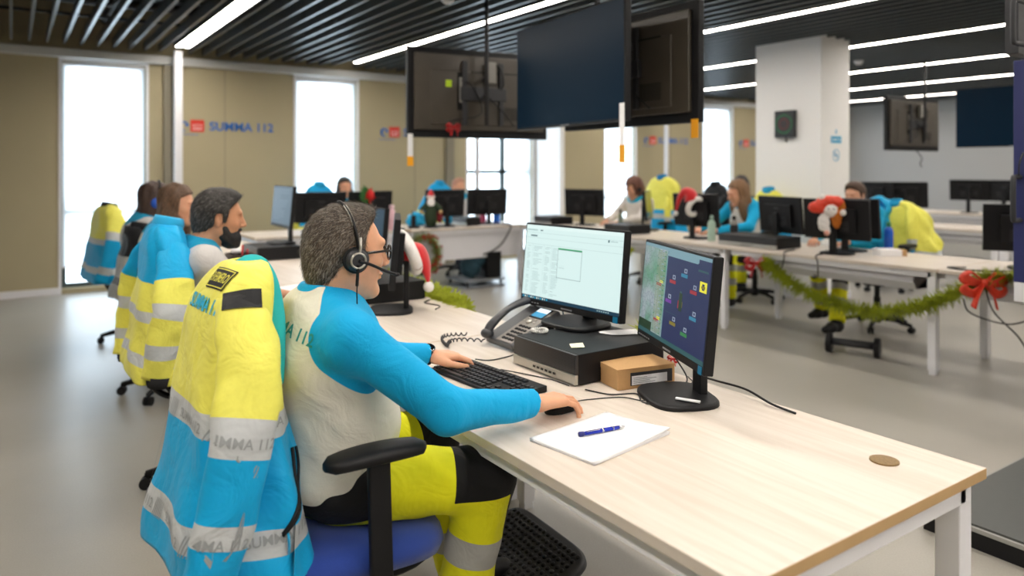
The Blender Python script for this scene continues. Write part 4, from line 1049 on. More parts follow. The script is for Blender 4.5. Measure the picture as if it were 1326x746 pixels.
def person(label, loc, rz, P, group=None):
    """seated figure, local frame: faces +x, +y is its left, origin on the floor under the pelvis"""
    h = P.get('res', .009); hh = P.get('hres', .004)
    hc = Vector(P.get('head', (.06, 0, 1.205))); F = head_frame(hc, P.get('yaw', 0), P.get('pitch', .08), P.get('roll', 0))
    ms = skin_mat(P.get('skinname', 'skin_light'), P.get('skin', 'd9a283'))
    ch = Vector(P.get('chest', (0, 0, .93))); be = Vector(P.get('belly', (.03, 0, .76))); pe = Vector(P.get('pelvis', (.01, 0, .62)))
    nb = Vector(P.get('neckbase', (ch.x + .005, ch.y, ch.z + .14))); fat = P.get('fat', 1.0); sw = P.get('shoulder', .195)
    Ls = Vector(P.get('Ls', (ch.x, sw, ch.z + .105))); Rs = Vector(P.get('Rs', (ch.x, -sw, ch.z + .105)))
    Le, Lw, Re, Rw = [Vector(P[k]) for k in ('Le', 'Lw', 'Re', 'Rw')]
    q, HP = head_sdf(F, scale=P.get('hscale', 1.0))
    nk_top = Vector(HP((-.022, 0, -.05))); nr = P.get('neckr', .056)
    q.cap(tuple(nk_top), tuple(nb + Vector((0, 0, .0))), nr, nr * 1.06, .03)
    q.cap(tuple(HP((.02, 0, -.085))), tuple(nb + Vector((.03, 0, .01))), nr * .55, nr * .7, .03)
    parts = [q.mesh(hh)]
    bd = SDF(); bd.ell(tuple(ch), (.105 * fat, .15, .18), .05).ell(tuple(be), (.12 * fat, .14, .15), .05).ell(tuple(pe), (.13, .16, .10), .05)
    bd.cap(tuple(nb - Vector((0, 0, .02))), tuple(nb + Vector((0, 0, .02))), .05, .05, .03)
    for S_, E_, W_ in ((Ls, Le, Lw), (Rs, Re, Rw)): bd.chain([tuple(nb - Vector((0, 0, .05))), tuple(S_), tuple(E_), tuple(W_)], [.05, .045, .038, .024], .03)
    parts.append(bd.mesh(.010))
    for key, W_, E_, sd in (('Lhand', Lw, Le, 1), ('Rhand', Rw, Re, -1)):
        o = P.get(key, {}); d = (W_ - E_).normalized(); hs = SDF(); fw = Vector(o.get('fwd', tuple(d)))
        hs.cap(tuple(W_ - d * .06), tuple(W_ + fw.normalized() * .008), .029, .023, .012)
        # thumb side: left hand, palm down, pointing +x -> thumb towards -y;  f x u = (+x)x(+z) = -y
        hand_sdf(hs, tuple(W_), tuple(fw), o.get('up', (0, 0, 1)), 1 if sd == 1 else -1, o.get('curl', .5), o.get('spread', .06), s=P.get('hand', 1.0))
        parts.append(hs.mesh(P.get('handres', .0045)))
    V, Q = join(parts)
    body = np_mesh('person', V, Q, ms); body.location = loc; body.rotation_euler = (0, 0, rz)
    tag(body, label, 'person', group)
    # ---- shirt
    s = SDF(); off = P.get('loose', .016)
    s.ell(tuple(ch), (.118 * fat + off, .165 + off, .20), .06).ell(tuple(be), (.135 * fat + off, .152 * (fat * .5 + .5) + off, .17), .07).ell(tuple(pe + Vector((0, 0, .02))), (.135 * fat + off, .160 + off, .09), .05)
    s.cap(tuple(ch + Vector((-.02, -.09, .03))), tuple(ch + Vector((-.02, .09, .03))), .105, .105, .06)
    s.cap(tuple(nb - Vector((0, 0, .03))), tuple(nb + Vector((.0, 0, .035))), nr * 1.12 + .006, nr * 1.10 + .006, .03)
    lc = P.get('sleeve', 1.0)
    for S_, E_, W_, sd in ((Ls, Le, Lw, 1), (Rs, Re, Rw, -1)):
        s.cap(tuple(nb + Vector((-.01, sd * .03, -.035))), tuple(S_ - Vector((0, 0, .0))), .060, .066, .05)
        if lc >= .9: s.chain([tuple(S_), tuple(E_), tuple(E_ + (W_ - E_) * (lc - .0) * .97)], [.064, .052, .038], .025)
        else: s.chain([tuple(S_), tuple(S_ + (E_ - S_) * .8)], [.068, .060], .025)
        if lc >= .9: d = (W_ - E_).normalized(); c_ = E_ + (W_ - E_) * lc * .96; s.cut(tuple(c_), tuple(d), .075)
        else: d = (E_ - S_).normalized(); s.cut(tuple(S_ + (E_ - S_) * .8), tuple(d), .09)
    s.cut(tuple(nb + Vector((-.01, 0, .05))), (P.get('collar_tilt', -.25) * -1, 0, 1), .115)
    s.cut(tuple(pe - Vector((0, 0, .02))), (0, 0, -1), .35)
    V, Q = s.mesh(h, warp=folds(P.get('fold', .0022), 1.0, loc[0]))
    at = {}
    if 'maskf' in P: at['m'] = P['maskf'](V)
    if 'maskg' in P: at['g'] = P['maskg'](V)
    sh = np_mesh('shirt', V, Q, P['shirt'], body, attrs=at)
    # ---- trousers
    if P.get('legs', True):
        t = SDF(); tr = P.get('thigh', .082); rad = [tr * 1.08, tr * .86, .062]
        Lh, Rh = pe + Vector((.02, .095, -.005)), pe + Vector((.02, -.095, -.005)); Lk, La, Rk, Ra = [Vector(P[k]) for k in ('Lk', 'La', 'Rk', 'Ra')]
        t.ell(tuple(pe), (.142 * fat, .168, .098), .05)
        for a, b_, c_ in ((Lh, Lk, La), (Rh, Rk, Ra)):
            t.chain([tuple(a), tuple(b_)], [tr * 1.08, tr * .90], .03); t.chain([tuple(b_), tuple(c_)], [tr * .86, .066], .03); t.cut(tuple(c_), tuple((c_ - b_).normalized()), .10)
        t.cut(tuple(pe + Vector((0, 0, .075))), (0, 0, 1), .3)
        V, Q = t.mesh(h, warp=folds(.003, 1.3, 1.0))
        at = {}
        if P.get('hivis'):
            kn = np.full(len(V), 9.0); bd_ = np.full(len(V), 9.0); pk = np.full(len(V), 9.0)
            for a, b_, c_ in ((Lh, Lk, La), (Rh, Rk, Ra)):
                b_ = np.array(b_); c_ = np.array(c_); a_ = np.array(a)
                td = (b_ - a_) / np.linalg.norm(b_ - a_); sd_ = (c_ - b_) / np.linalg.norm(c_ - b_); fw = np.array([.75, 0, .66])
                r_ = V - b_; along_t = r_ @ td; along_s = r_ @ sd_; front = r_ @ fw
                near = np.linalg.norm(r_, axis=1) < .22
                kk = np.maximum(-.095 - along_t, np.minimum(-.025 - r_[:, 2], np.maximum(.035 - r_[:, 0], along_s - .15))); kn = np.where(near, np.minimum(kn, kk), kn)
                on = segdist(V, b_, c_)[0] < .12
                bb_ = np.abs(along_s - .175) - .034; bd_ = np.where(on, np.minimum(bd_, bb_), bd_); bd_ = np.where(on, np.minimum(bd_, np.abs(along_s - .32) - .034), bd_)
            r_ = V - np.array(pe); pk = np.maximum(np.abs(r_[:, 0] + .03) - .085, np.abs(r_[:, 2] - .0) - .075 + .2 * r_[:, 0]); pk = np.where(np.abs(r_[:, 1]) > .09, pk, 9)
            at = {'band': bd_, 'knee': np.minimum(kn, pk)}
        else: at = {'band': np.full(len(V), 9.0), 'knee': np.full(len(V), 9.0)}
        np_mesh('trousers', V, Q, P['trousers'], body, attrs=at)
        for b_, c_ in ((Lk, La), (Rk, Ra)):
            f = SDF(); gz = P.get('footz', 0) ; c2 = Vector(c_); dz = c2.z - .085
            f.cap((c2.x, c2.y, c2.z - .0), (c2.x, c2.y, dz + .03), .046, .042, .02).chain([(c2.x - .04, c2.y, dz + .04), (c2.x + .08, c2.y, dz + .042), (c2.x + .17, c2.y, dz + .034)], [.040, .040, .030], .03)
            V, Q = f.mesh(.007, cutf=lambda X, Y, Z: dz - Z); sh_ = np_mesh('shoe', V, Q, M_black, body)
    # ---- hair
    hs = P.get('hair', 'short'); hm = P['hairmat']; sc = P.get('hscale', 1.0)
    hq = SDF(); R3 = F.to_3x3()
    def he(c, r, k, rot=(0, 0, 0), t='ell'): hq.p.append((t, np.array(F @ (Vector(c) * sc)), np.array(r) * sc, np.array(R3 @ Euler(rot).to_matrix()), 0, k))
    Fi = np.array(F.inverted())
    def loc3(X, Y, Z): return [Fi[i, 0] * X + Fi[i, 1] * Y + Fi[i, 2] * Z + Fi[i, 3] for i in range(3)]
    if hs == 'short':
        th = P.get('hairth', .010)
        he((-.015, 0, .032), (.097 + th, .077 + th, .088 + th * 1.1), .02); he((-.062, 0, -.030), (.048 + th * .5, .058 + th * .4, .07), .03); he((.03, 0, .09), (.06, .055, .035), .03)
        LN = P.get('line', [(-.15, -.115), (-.075, -.105), (-.045, -.06), (-.022, -.045), (-.020, .022), (.008, .024), (.012, -.012), (.026, -.012), (.034, .045), (.060, .062), (.075, .088), (.10, .125)])
        def cf(X, Y, Z):
            x, y, z_ = loc3(X, Y, Z); x = x / sc; z_ = z_ / sc; return hairline(x.ravel(), LN).reshape(x.shape) - z_ + .0 * y
        V, Q = hq.mesh(min(hh, .004), warp=folds(.0014, 3.5, .3), cutf=cf)
    elif hs == 'long':
        he((-.018, 0, .034), (.112, .092, .106), .02)
        for i, (x, y, z_, a, b_, c_) in enumerate(((-.055, .0, -.08, .06, .085, .14), (-.03, .068, -.10, .045, .03, .14), (-.03, -.068, -.10, .045, .03, .14), (-.055, 0, -.17, .05, .09, .12), (.035, .080, -.15, .045, .030, .14), (.035, -.080, -.15, .045, .030, .14), (-.06, 0, -.20, .06, .11, .12))): he((x, y, z_), (a, b_, c_), .03)
        def cf(X, Y, Z):
            x, y, z_ = loc3(X, Y, Z); x = x / sc; z_ = z_ / sc; y = y / sc
            return np.minimum(x - .028 - .35 * np.maximum(z_ - .05, 0) * 4 - np.clip((-.05 - z_) * 1.3, 0, .07), .10 - z_ - .0) * .9 - .0 * np.abs(y)
        V, Q = hq.mesh(.006, warp=lambda X, Y, Z: .004 * np.sin(70 * Y + 9 * Z + 2) * np.sin(80 * X + 5 * Z), cutf=cf)
    elif hs == 'bob':
        he((-.015, 0, .036), (.115, .098, .110), .02); he((-.03, 0, -.03), (.095, .098, .09), .04)
        def cf(X, Y, Z):
            x, y, z_ = loc3(X, Y, Z); return np.minimum(x / sc - .045, .068 - z_ / sc)
        V, Q = hq.mesh(.006, warp=lambda X, Y, Z: .006 * np.sin(55 * Y + 30 * Z + 2) * np.sin(60 * X + 25 * Z), cutf=cf)
    ho = np_mesh('hair', V, Q, hm, body)
    if P.get('strands'):
        rr = np.random.RandomState(4); me = ho.data; n = P['strands']; Nn = np.zeros((len(V), 3)); me.vertices.foreach_get('normal', Nn.ravel()) if False else None
        nr_ = np.array([v.normal[:] for v in me.vertices]); pick = rr.randint(0, len(V), n); p = V[pick] + rr.normal(0, .0015, (n, 3)); nn = nr_[pick]
        hl = (Fi[:3, :3] @ p.T).T + Fi[:3, 3]
        R_ = np.array(R3)
        # combed back from the forehead and down the sides
        flow = np.stack([-.55 + 1.3 * np.clip(hl[:, 0] * 6, 0, .9), hl[:, 1] * 2, -np.clip(.9 - hl[:, 2] * 9, -.4, 1.0)], 1) @ R_.T
        flow -= nn * (flow * nn).sum(1)[:, None]; flow /= np.linalg.norm(flow, axis=1)[:, None] + 1e-6
        L = P.get('strandlen', .014) * rr.uniform(.6, 1.3, n); d = flow * .8 + nn * rr.uniform(.15, .55, n)[:, None] + rr.normal(0, .12, (n, 3)); d /= np.linalg.norm(d, axis=1)[:, None]
        side = np.cross(d, nn); side /= np.linalg.norm(side, axis=1)[:, None] + 1e-9; wd = .00055
        a = p - nn * .001; b_ = a + d * L[:, None] * .55 - nn * L[:, None] * .02; c = a + d * L[:, None] - nn * L[:, None] * .12
        VV = np.stack([a - side * wd, a + side * wd, b_ + side * wd * .7, b_ - side * wd * .7, c + side * wd * .15, c - side * wd * .15], 1).reshape(-1, 3)
        i0 = np.arange(n)[:, None] * 6; QQ = np.concatenate([i0 + np.array([0, 1, 2, 3]), i0 + np.array([3, 2, 4, 5])])
        mi = rr.randint(0, 3, n); mi = np.concatenate([mi, mi])
        np_mesh('hair_strands', VV, QQ, P['strandmats'], ho, midx=mi, smooth=False)
    return body, F
def beard(body, F, m, n=5000):
    q = SDF(); R3 = F.to_3x3()
    def e(c, r, k, t='ell', rot=(0, 0, 0)): q.p.append((t, np.array(F @ Vector(c)), np.array(r), np.array(R3 @ Euler(rot).to_matrix()), 0, k))
    e((.045, 0, -.085), (.058, .056, .048), .02); e((.020, .050, -.055), (.028, .018, .040), .02); e((.020, -.050, -.055), (.028, .018, .040), .02); e((.090, 0, -.047), (.012, .026, .007), .006); e((.07, 0, -.115), (.03, .03, .022), .02)
    e((.105, 0, -.062), (.014, .020, .008), .004, 'sub')
    V, Q = q.mesh(.004, warp=folds(.002, 3, 0)); return np_mesh('beard', V, Q, m, body)

M_hair_grey = hair_mat('hair_brown_grey', '2c2622', '7d7064')
M_st = [hair_mat('strand_dark', '241e19', '3d332a'), hair_mat('strand_brown', '4a3c2f', '6d5b48'), hair_mat('strand_grey', '7b736a', 'b0a89c')]
M_hair_dark = hair_mat('hair_dark', '12100f', '3b3632')
M_hair_brown = hair_mat('hair_chestnut', '2f2018', '7a5a40')
M_hair_fair = hair_mat('hair_fair_brown', '4a3020', 'a07850')
M_hair_red = hair_mat('hair_red_brown', '3c2018', '7d4a33')
M_beard = hair_mat('beard_black', '0e0c0b', '2a2522')
M_tr_hv = rampmat('hivis_trousers_cloth', 'band', [(0, 'e4e21a')], extra=[('band', 'a9a9a6'), ('knee', '121214')], rough=.7)
def mk_shirt(name, base, other): return rampmat(name, 'm', [(0, base)], extra=[('m', other)], rough=.75, var=.03)
M_sh_main = rampmat('shirt_white_cyan', 'm', [(0, 'ddd9cc')], extra=[('m', '04a4dc')], rough=.75, bump=.35, bscale=320, var=.03)
M_tr_dark = rampmat('dark_trousers_cloth', 'band', [(0, '20252e')], rough=.8)

# ---- the man in front: headset, glasses, right hand on the mouse
O = Vector((.66, 1.86, 0))
def W2(x, y, z): return tuple(Vector((x, y, z)) - O)
Pm = dict(res=.005, hres=.0028, handres=.0024, head=W2(.728, 1.835, 1.204), yaw=-.06, pitch=.06, hscale=1.0, skin='dda583', skinname='skin_front',
          chest=W2(.675, 1.86, .93), belly=W2(.705, 1.855, .76), pelvis=W2(.68, 1.86, .63), neckbase=W2(.685, 1.85, 1.075), fat=1.08, shoulder=.2,
          Ls=W2(.70, 2.05, 1.02), Rs=W2(.665, 1.655, 1.02), Le=W2(.90, 2.20, .84), Lw=W2(1.155, 2.19, .797), Re=W2(.88, 1.565, .832), Rw=W2(1.157, 1.585, .795),
          Lk=W2(1.08, 2.03, .60), La=W2(1.16, 2.00, .17), Rk=W2(1.04, 1.655, .60), Ra=W2(.955, 1.68, .13), thigh=.088, neckr=.062, loose=.02,
          Rhand=dict(fwd=(1, .10, -.06), curl=[.40, .42, .52, .62], spread=.10), Lhand=dict(fwd=(.92, -.12, -.10), curl=[.55, .6, .65, .7], spread=.04), hand=1.07,
          shirt=M_sh_main, trousers=M_tr_hv, hivis=True, hairmat=M_hair_grey, strands=26000, strandmats=M_st, strandlen=.013, hairth=.006, fold=.0030, line=[(-.15, -.115), (-.075, -.105), (-.045, -.06), (-.022, -.045), (-.020, .022), (.008, .024), (.012, -.008), (.022, -.008), (.024, .045), (.034, .072), (.050, .095), (.064, .13)], collar_tilt=-.12)
def mask_main(V):
    nbk = np.array(Pm['neckbase']); m = np.full(len(V), 9.0)
    for S_, E_, Wr in ((Pm['Ls'], Pm['Le'], Pm['Lw']), (Pm['Rs'], Pm['Re'], Pm['Rw'])):
        d1, t1 = segdist(V, S_, E_); d2, _ = segdist(V, E_, Wr); S2 = np.array(S_)
        m = np.minimum(m, np.minimum(d1 - .098, d2 - .085))
        d3, _ = segdist(V, nbk + np.array([.06, 0, -.0]), S2 + np.array([.03, 0, .0])); m = np.minimum(m, d3 - .105)
    dn = np.linalg.norm((V - nbk - np.array([0, 0, .03])) * np.array([1, 1, 1.3]), axis=1) - .082
    m = np.minimum(m, dn)
    m = np.minimum(m, -(V[:, 0] - nbk[0] - .12) + .3 * (1.0 - V[:, 2]) * 0 + np.where(V[:, 2] < .95, 9, 0))
    return m
Pm['maskf'] = mask_main
man, Fm = person('man in a white and cyan shirt wearing a headset, his right hand on the mouse', O, 0, Pm)
shirt_main = [c for c in man.children if c.name.startswith('shirt')][0]
# lettering across his back and a collar edge
M_teal = mat('teal_print', '1f8a8f', .6)
vs, fs = text_verts('SUMMA 112', .043, 0, .001)
decal('back_lettering', vs, fs, shirt_main, frame_dir(W2(.545, 1.785, 1.035), (-.82, -.5, .2), (-.1, -.3, 1)), M_teal, .0015, shirt_main)
# headset
def HF(p, F=Fm): return F @ Vector(p)
t = empty('headset', (O[0], O[1], 0)); tag(t, 'black and silver headset with microphone boom worn by the man in front', 'headset')
def hb(): return MB()
R_ = [(0.005 + .0 * math.cos(a), .0965 * math.cos(a), .0 + .137 * math.sin(a)) for a in np.linspace(.02, PI - .02, 25)]
arc = [HF((-.002 - .026 * math.sin(a) ** 2, .0935 * math.cos(a), -.008 + .136 * math.sin(a))) for a in np.linspace(.02, PI - .02, 25)]
hb().tube(arc, .008, 10, flat=.5).build('headband', M_black, t, smooth=True)
arc2 = [HF((-.002 - .026 * math.sin(a) ** 2, .0945 * math.cos(a), -.008 + .1405 * math.sin(a))) for a in np.linspace(.62 * PI, .80 * PI, 8)]
hb().tube(arc2, .0058, 8, flat=.5).build('silver_strip', M_silver, t, smooth=True)
for s_ in (-1, 1):
    Mx = Fm @ T(-.004, s_ * .084, -.012) @ Euler((-s_ * PI / 2, 0, 0)).to_matrix().to_4x4()
    cu = hb().lathe([(.022, -.012), (.033, -.008), (.034, .002), (.028, .008)], n=28, M=Mx).build('ear_cushion', M_blackfab, t, smooth=True)
    hb().lathe([(.029, .006), (.029, .013), (.021, .018), (.016, .019)], n=28, M=Mx).build('ear_cup', M_darkgrey, t, smooth=True)
    hb().lathe([(.021, .016), (.021, .021), (.017, .0225), (.016, .018)], n=28, M=Mx).build('silver_ring', M_silver, t, smooth=True)
    hb().tube([HF((-.002, s_ * .095, .0)), HF((0, s_ * .1, .02)), HF((.0, s_ * .094, .045))], .007, 8, flat=.5).build('yoke', M_silver, t, smooth=True)
boom = spline([HF((-.004, -.105, -.012)), HF((.03, -.103, -.022)), HF((.075, -.088, -.040)), HF((.115, -.062, -.052))], 6)
hb().tube(boom, [.0038] * (len(boom) - 1) + [.0030], 8).build('microphone_boom', M_black, t, smooth=True)
hb().ball(tuple(HF((.118, -.060, -.053))), (.009, .0055, .0055), 8).build('microphone', M_black, t, smooth=True)
hb().tube([HF((-.004, -.102, -.022)), HF((-.004, -.102, -.075))], .0042, 8).build('cable_strain_relief', M_black, t)
cw = [HF((-.004, -.102, -.045)), HF((-.006, -.112, -.10)), HF((.0, -.12, -.14)), Vector(W2(.745, 1.70, 1.02)) + O, Vector((.80, 1.69, .93)), Vector((.93, 1.72, .86)), Vector((1.03, 1.80, .80)), Vector((1.10, 1.9, .756))]
cw = [Vector(c) + (Vector(O) if i < 3 else Vector((0, 0, 0))) for i, c in enumerate(cw)]
c = MB().tube(spline([p - Vector((O[0], O[1], 0)) for p in cw], 8), .0016, 6).build('cord', M_black, t, smooth=True)
# eyeglasses
t = empty('eyeglasses', (O[0], O[1], 0)); tag(t, 'dark framed eyeglasses worn by the man with the headset', 'glasses')
q = MB()
for s_ in (-1, 1):
    ring = [HF((.106 - .010 * abs(math.cos(a)) * 0 - .25 * (.006 + abs(.034 + .024 * math.cos(a)) - .03), s_ * (.034 + .026 * math.cos(a)), .004 + .019 * math.sin(a))) for a in np.linspace(0, 2 * PI, 25)]
    q.tube(ring, .0030, 8, caps=False)
q.tube([HF((.108, -.008, .008)), HF((.111, 0, .010)), HF((.108, .008, .008))], .0014, 6); q.build('rims', mat('frame_tortoise', '1b1411', .25), t, smooth=True)
for s_ in (-1, 1):
    MB().tube([HF((.098, s_ * .061, .010)), HF((.085, s_ * .072, .011)), HF((.03, s_ * .081, .006)), HF((-.005, s_ * .082, .002))], .0034, 6).build('temple', MATS['frame_tortoise'], t, smooth=True)
# watch on his left wrist
t = empty('wristwatch', (0, 0, 0)); tag(t, 'black wristwatch on the left wrist of the man with the headset', 'watch')
Wl = Vector(Pm['Lw']) + O; dW = (Vector(Pm['Lw']) - Vector(Pm['Le'])).normalized()
q_ = dW.to_track_quat('Z', 'X').to_matrix().to_4x4(); Mw = Matrix.Translation(Wl - dW * .006) @ q_
MB().loft([[(.0305 * math.cos(a), .0285 * math.sin(a), z_) for a in np.linspace(0, 2 * PI, 29)[:-1]] for z_ in (-.010, .010)], caps=False, M=Mw).build('strap', M_black, t, smooth=True).modifiers.new('s', 'SOLIDIFY').thickness = .003
up_l = (Mw.to_3x3().inverted() @ Vector((-.25, -.5, 1))).normalized(); up_l.z = 0; up_l.normalize()
Mf = Mw @ Matrix.Translation(up_l * .031) @ up_l.to_track_quat('Z', 'X').to_matrix().to_4x4()
MB().lathe([(.017, -.002), (.018, .002), (.018, .006), (.015, .008)], n=24, M=Mf).build('watch_case', M_chrome, t, smooth=True)
MB().lathe([(.0145, .0078), (.0145, .0084)], n=24, M=Mf).build('dial', M_blackgloss, t)

# ---- bearded man, second seat
M_sh2 = mk_shirt('shirt_grey_cyan_b', 'c9c6c4', '1295bd')
def yoke_mask(P, back=True, sleeves=False):
    nb = np.array(P['neckbase'])
    def f(V):
        m = np.linalg.norm((V - nb) * np.array([.8, .8, 1.2]), axis=1) - P.get('yoke', .12)
        m = np.minimum(m, -(V[:, 0] - nb[0] - .03) + np.where((V[:, 2] < .80) | (np.abs(V[:, 1]) > .1), 9, 0)) if P.get('front') else m
        if sleeves:
            for S_, E_, Wr in ((P['Ls'], P['Le'], P['Lw']), (P['Rs'], P['Re'], P['Rw'])): m = np.minimum(m, np.minimum(segdist(V, S_, E_)[0] - .09, segdist(V, E_, Wr)[0] - .08))
        return m
    return f
base = dict(head=(.06, 0, 1.20), chest=(0, 0, .93), belly=(.02, 0, .76), pelvis=(0, 0, .62), neckbase=(.015, 0, 1.075), Ls=(.02, .195, 1.03), Rs=(.02, -.195, 1.03),
            Le=(.18, .26, .82), Lw=(.42, .16, .79), Re=(.18, -.26, .82), Rw=(.42, -.16, .79), Lk=(.40, .14, .59), La=(.42, .15, .10), Rk=(.40, -.14, .59), Ra=(.42, -.15, .10), res=.011, hres=.006, handres=.005, trousers=M_tr_hv, hivis=True)
P2 = dict(base, skin='c78f6c', skinname='skin_tan', head=(.10, 0, 1.205), yaw=-.12, pitch=.12, Re=(.22, -.22, .83), Rw=(.47, -.10, .79), Le=(.22, .26, .83), Lw=(.46, .20, .79), shirt=M_sh2, hairmat=M_hair_dark, res=.009, hres=.0045, sleeve=.5, yoke=.125, front=True, line=[(-.15, -.11), (-.07, -.10), (-.04, -.05), (-.022, -.04), (-.02, .02), (.008, .022), (.012, -.02), (.028, -.02), (.036, .045), (.060, .075), (.078, .098), (.10, .125)],
          strands=6000, strandmats=[M_hair_dark, hair_mat('strand_silver', '4a4744', '8b8883'), M_hair_dark], hairth=.013, strandlen=.02)
P2['maskf'] = yoke_mask(P2)
man2, F2 = person('bearded man with short dark hair typing at the second seat', (.68, 3.50, 0), -.08, P2)
beard(man2, F2, M_beard)
# ---- women beyond him
P3 = dict(base, skin='d9a283', head=(.08, 0, 1.20), yaw=-.35, pitch=.15, hair='long', hairmat=M_hair_brown, shirt=mk_shirt('shirt_pale_c', 'cfcdc9', '1590b8'), shoulder=.17, Ls=(.02, .17, 1.02), Rs=(.02, -.17, 1.02))
P3['maskf'] = yoke_mask(P3)
w3, F3 = person('woman with long straight brown hair on the window side row', (.78, 4.98, 0), -.1, P3)
P4 = dict(P3, skinname='skin_light', hairmat=hair_mat('hair_deep_brown', '1d1310', '4e3326'), yaw=0, shirt=mk_shirt('shirt_pale_d', 'bdbbb9', '1590b8'))
w4, F4 = person('dark haired person half hidden behind the long haired woman', (.77, 5.75, 0), 0, P4)
t = empty('headset', (.77, 5.75, 0), 0); tag(t, 'headset with a blue ear cup on the dark haired person on the left', 'headset')
MB().tube([F4 @ Vector((0, .1 * math.cos(a), .145 * math.sin(a))) for a in np.linspace(0, PI, 17)], .008, 8).build('headband', M_black, t, smooth=True)
for s_ in (-1, 1): MB().ball(tuple(F4 @ Vector((-.01, s_ * .102, -.015))), (.036, .020, .036), 8).build('ear_cup', mat('blue_pad', '1f57c0', .6), t, smooth=True)
# ---- by the window wall
P5 = dict(base, hair='long', hairmat=M_hair_dark, shirt=mk_shirt('shirt_cyan_e', '18a4cf', '18a4cf'), skinname='skin_light'); P5['maskf'] = lambda V: np.full(len(V), 1.0)
person('dark haired person in cyan seen over the monitors by the left windows', (3.42, 8.75, 0), -PI / 2 - .1, dict(P5, trousers=M_tr_dark, hivis=False))
P6 = dict(base, head=(.07, 0, 1.19), hair='short', hairth=.002, hairmat=hair_mat('hair_thin', 'b07d66', 'd0a088'), shirt=M_sh2, skinname='skin_light', skin='d9a283'); P6['maskf'] = yoke_mask(P6)
person('almost bald person behind the two monitors by the dark framed window', (5.04, 8.75, 0), -PI / 2, dict(P6, trousers=M_tr_dark, hivis=False))
# ---- right row, facing the camera's side
M_sh7 = mk_shirt('shirt_white_cyan_collar', 'd8d2cc', '1ba3c4')
P7 = dict(base, hscale=1.1, head=(.09, 0, 1.185), pitch=.35, yaw=-.15, hair='bob', hairmat=M_hair_red, shirt=M_sh7, Le=(.2, .24, .83), Re=(.2, -.24, .83), Lw=(.44, .10, .79), Rw=(.44, -.12, .79), Ls=(.02, .175, 1.02), Rs=(.02, -.175, 1.02)); P7['maskf'] = yoke_mask(P7)
w7, F7 = person('woman with short reddish brown hair and headset looking down in the right row', (6.52, 6.72, 0), PI, P7)
t = empty('headset', (6.52, 6.72, 0), PI); tag(t, 'black headset worn by the woman with short reddish hair', 'headset')
MB().tube([F7 @ Vector((0, .1 * math.cos(a), .148 * math.sin(a))) for a in np.linspace(0, PI, 17)], .008, 8).build('headband', M_black, t, smooth=True)
for s_ in (-1, 1): MB().ball(tuple(F7 @ Vector((-.01, s_ * .10, -.015))), (.036, .018, .036), 8).build('ear_cup', M_black, t, smooth=True)
P8 = dict(base, hscale=1.08, head=(.13, 0, 1.17), pitch=.3, yaw=-.35, hair='long', hairmat=M_hair_fair, shirt=mk_shirt('shirt_white_cyan_sleeves', 'd8d4cf', '12a5d6'), Le=(.22, .24, .83), Re=(.22, -.26, .83), Lw=(.48, .02, .79), Rw=(.50, -.20, .79), Ls=(.04, .17, 1.01), Rs=(.04, -.17, 1.01)); P8['maskf'] = yoke_mask(P8, sleeves=True)
person('woman with long fair brown hair writing at the right row', (6.55, 5.12, 0), PI - .05, P8)
P9 = dict(base, head=(.04, 0, 1.22), hair='long', hairmat=M_hair_dark, shirt=mk_shirt('shirt_black_f', '17181c', '17181c'), skinname='skin_light'); P9['maskf'] = lambda V: np.full(len(V), 1.0)
person('dark haired woman in black just behind the long fair haired woman', (7.42, 5.86, 0), PI + .3, P9)
P10 = dict(base, head=(.04, 0, 1.185), pitch=.15, hair='short', hairmat=hair_mat('hair_brown_g', '2c1d14', '5b3f2b'), shirt=mk_shirt('shirt_cyan_g', '14a5d2', '14a5d2'), Lk=(.42, .10, .56), La=(.62, .18, .13), Rk=(.42, -.14, .56), Ra=(.30, -.16, .16)); P10['maskf'] = lambda V: np.full(len(V), 1.0)
person('person whose brown hair and forehead show over the plush toy monitor', (6.42, 3.78, 0), PI, P10)
